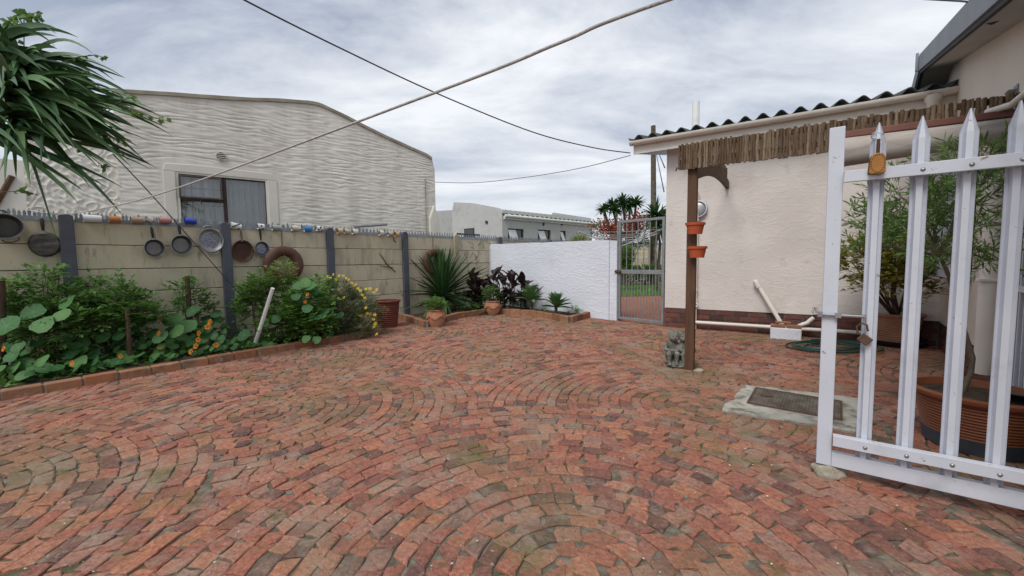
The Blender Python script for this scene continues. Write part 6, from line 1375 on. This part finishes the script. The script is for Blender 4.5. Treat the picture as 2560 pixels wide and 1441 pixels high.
# ------------------------------------------------------------------ plants behind the white gate
shrub('potted_shrub', 'yellow green shrub in the clay pot in the house corner', 'shrub', P3-Vector((0, 0, .03)), [(at(2150, 660, 4.7), (.3, .22, .22)), (at(2215, 625, 4.75), (.32, .25, .25)), (at(2270, 680, 4.7), (.3, .2, .2)), (at(2180, 715, 4.7), (.18, .15, .1)), (at(2300, 730, 4.7), (.14, .12, .12)), (at(2230, 690, 4.75), (.3, .2, .2))], 560, M['yellow_leaf'], (.13, 3, .07, .036), stems=14, stem_r=.018, bark='bark', droop=.1)
tr = thing('potted_tree', 'slender potted tree with narrow willow like leaves behind the gate', 'tree', (P4.x-.05, P4.y+.05, .29))
stem = [Vector((P4.x-.05, P4.y+.05, .27))]+[at(*q) for q in ((2428, 930, 2.43), (2432, 895, 2.43), (2418, 850, 2.43), (2403, 800, 2.45), (2372, 690, 2.48), (2350, 640, 2.5))]
mb = MB(); mb.tube(stem, [.014, .0135, .013, .0125, .012, .011, .009], 9); mb.build('trunk', M['bark'], tr, world=True, smooth=50)
lf = MB(); st = MB(); fork = stem[-1]
for (px_, py_, Y, rx_, rz_, k) in ((2345, 590, 2.5, .20, .16, 90), (2300, 520, 2.6, .22, .17, 90), (2400, 500, 2.5, .22, .2, 95), (2240, 480, 2.65, .16, .10, 45), (2180, 560, 2.65, .14, .09, 40), (2270, 590, 2.55, .18, .12, 60), (2470, 440, 2.45, .15, .14, 50), (2420, 400, 2.5, .2, .12, 55), (2440, 600, 2.4, .14, .10, 40), (2150, 620, 2.7, .09, .06, 18), (2480, 655, 2.35, .06, .04, 10), (2490, 380, 2.5, .1, .08, 22)):
    c = at(px_, py_, Y); st.tube([fork, fork.lerp(c, .5)+Vector((0, 0, .03))+rv()*.03, c], [.009, .007, .004], 5)
    for i in range(int(k*.62)):
        d = rv(); p = c+Vector((d.x*rx_, d.y*rx_*.8, d.z*rz_))*rnd.uniform(.3, 1); od = (d+Vector((0, 0, .35))+rv()*.4).normalized(); q = p.copy(); pts = [p]
        for j in range(5):
            q = q+od*.018; pts.append(q.copy())
            for s in range(2): small_leaf(lf, q, (od*.8+rv()*.75).normalized(), rv(), rnd.uniform(.05, .08), .0105)
        st.tube(pts, .0016, 3, cap=False); 
lf.build('foliage', M['grey_leaf'], tr, world=True, kind='stuff'); st.build('branches', M['bark'], tr, world=True)
g = gp(1878, 966, .0); dw = MB()
for k in range(8): a_ = rnd.uniform(.4, 2.7); dw.tube([(g.x, g.y+.02, .0), (g.x+.05*math.cos(a_), g.y+.02+rnd.uniform(-.02, .02), .05), (g.x+.11*math.cos(a_), g.y+.02, .05+.05*math.sin(a_))], .0018, 4)
solo(dw.build('dry_weed', M['dead_leaf']), 'dry straw coloured weed at the edge of the concrete slab', 'weed')
# loose dead leaves and chips lying on the bricks
lt = MB(); k_ = 0
while k_ < 150:
    px_, py_ = rnd.uniform(0, 2300), rnd.uniform(840, 1435); p = gp(px_, py_, .013)
    if not inpoly((p.x, p.y), COURT): continue
    k_ += 1; a_ = rnd.uniform(0, 6.28); s_ = rnd.uniform(.003, .008); ca, sa = math.cos(a_)*s_, math.sin(a_)*s_; h = rnd.uniform(.002, .005)
    lt.add([(p.x+ca, p.y+sa, p.z), (p.x-sa*.6, p.y+ca*.6, p.z), (p.x-ca, p.y-sa, p.z), (p.x+sa*.6, p.y-ca*.6, p.z), (p.x, p.y, p.z+h)], [(0, 1, 4), (1, 2, 4), (2, 3, 4), (3, 0, 4), (3, 2, 1, 0)])
M['chips'] = mat('chips', [(.16,.11,.07),(.42,.36,.28),(.62,.60,.56)], .9, 5, 3, rand=.9)
lo = lt.build('paving_litter', M['chips'], kind='stuff'); lo['label'] = 'small pale chips and dry bits scattered over the brick paving'; lo['category'] = 'litter'
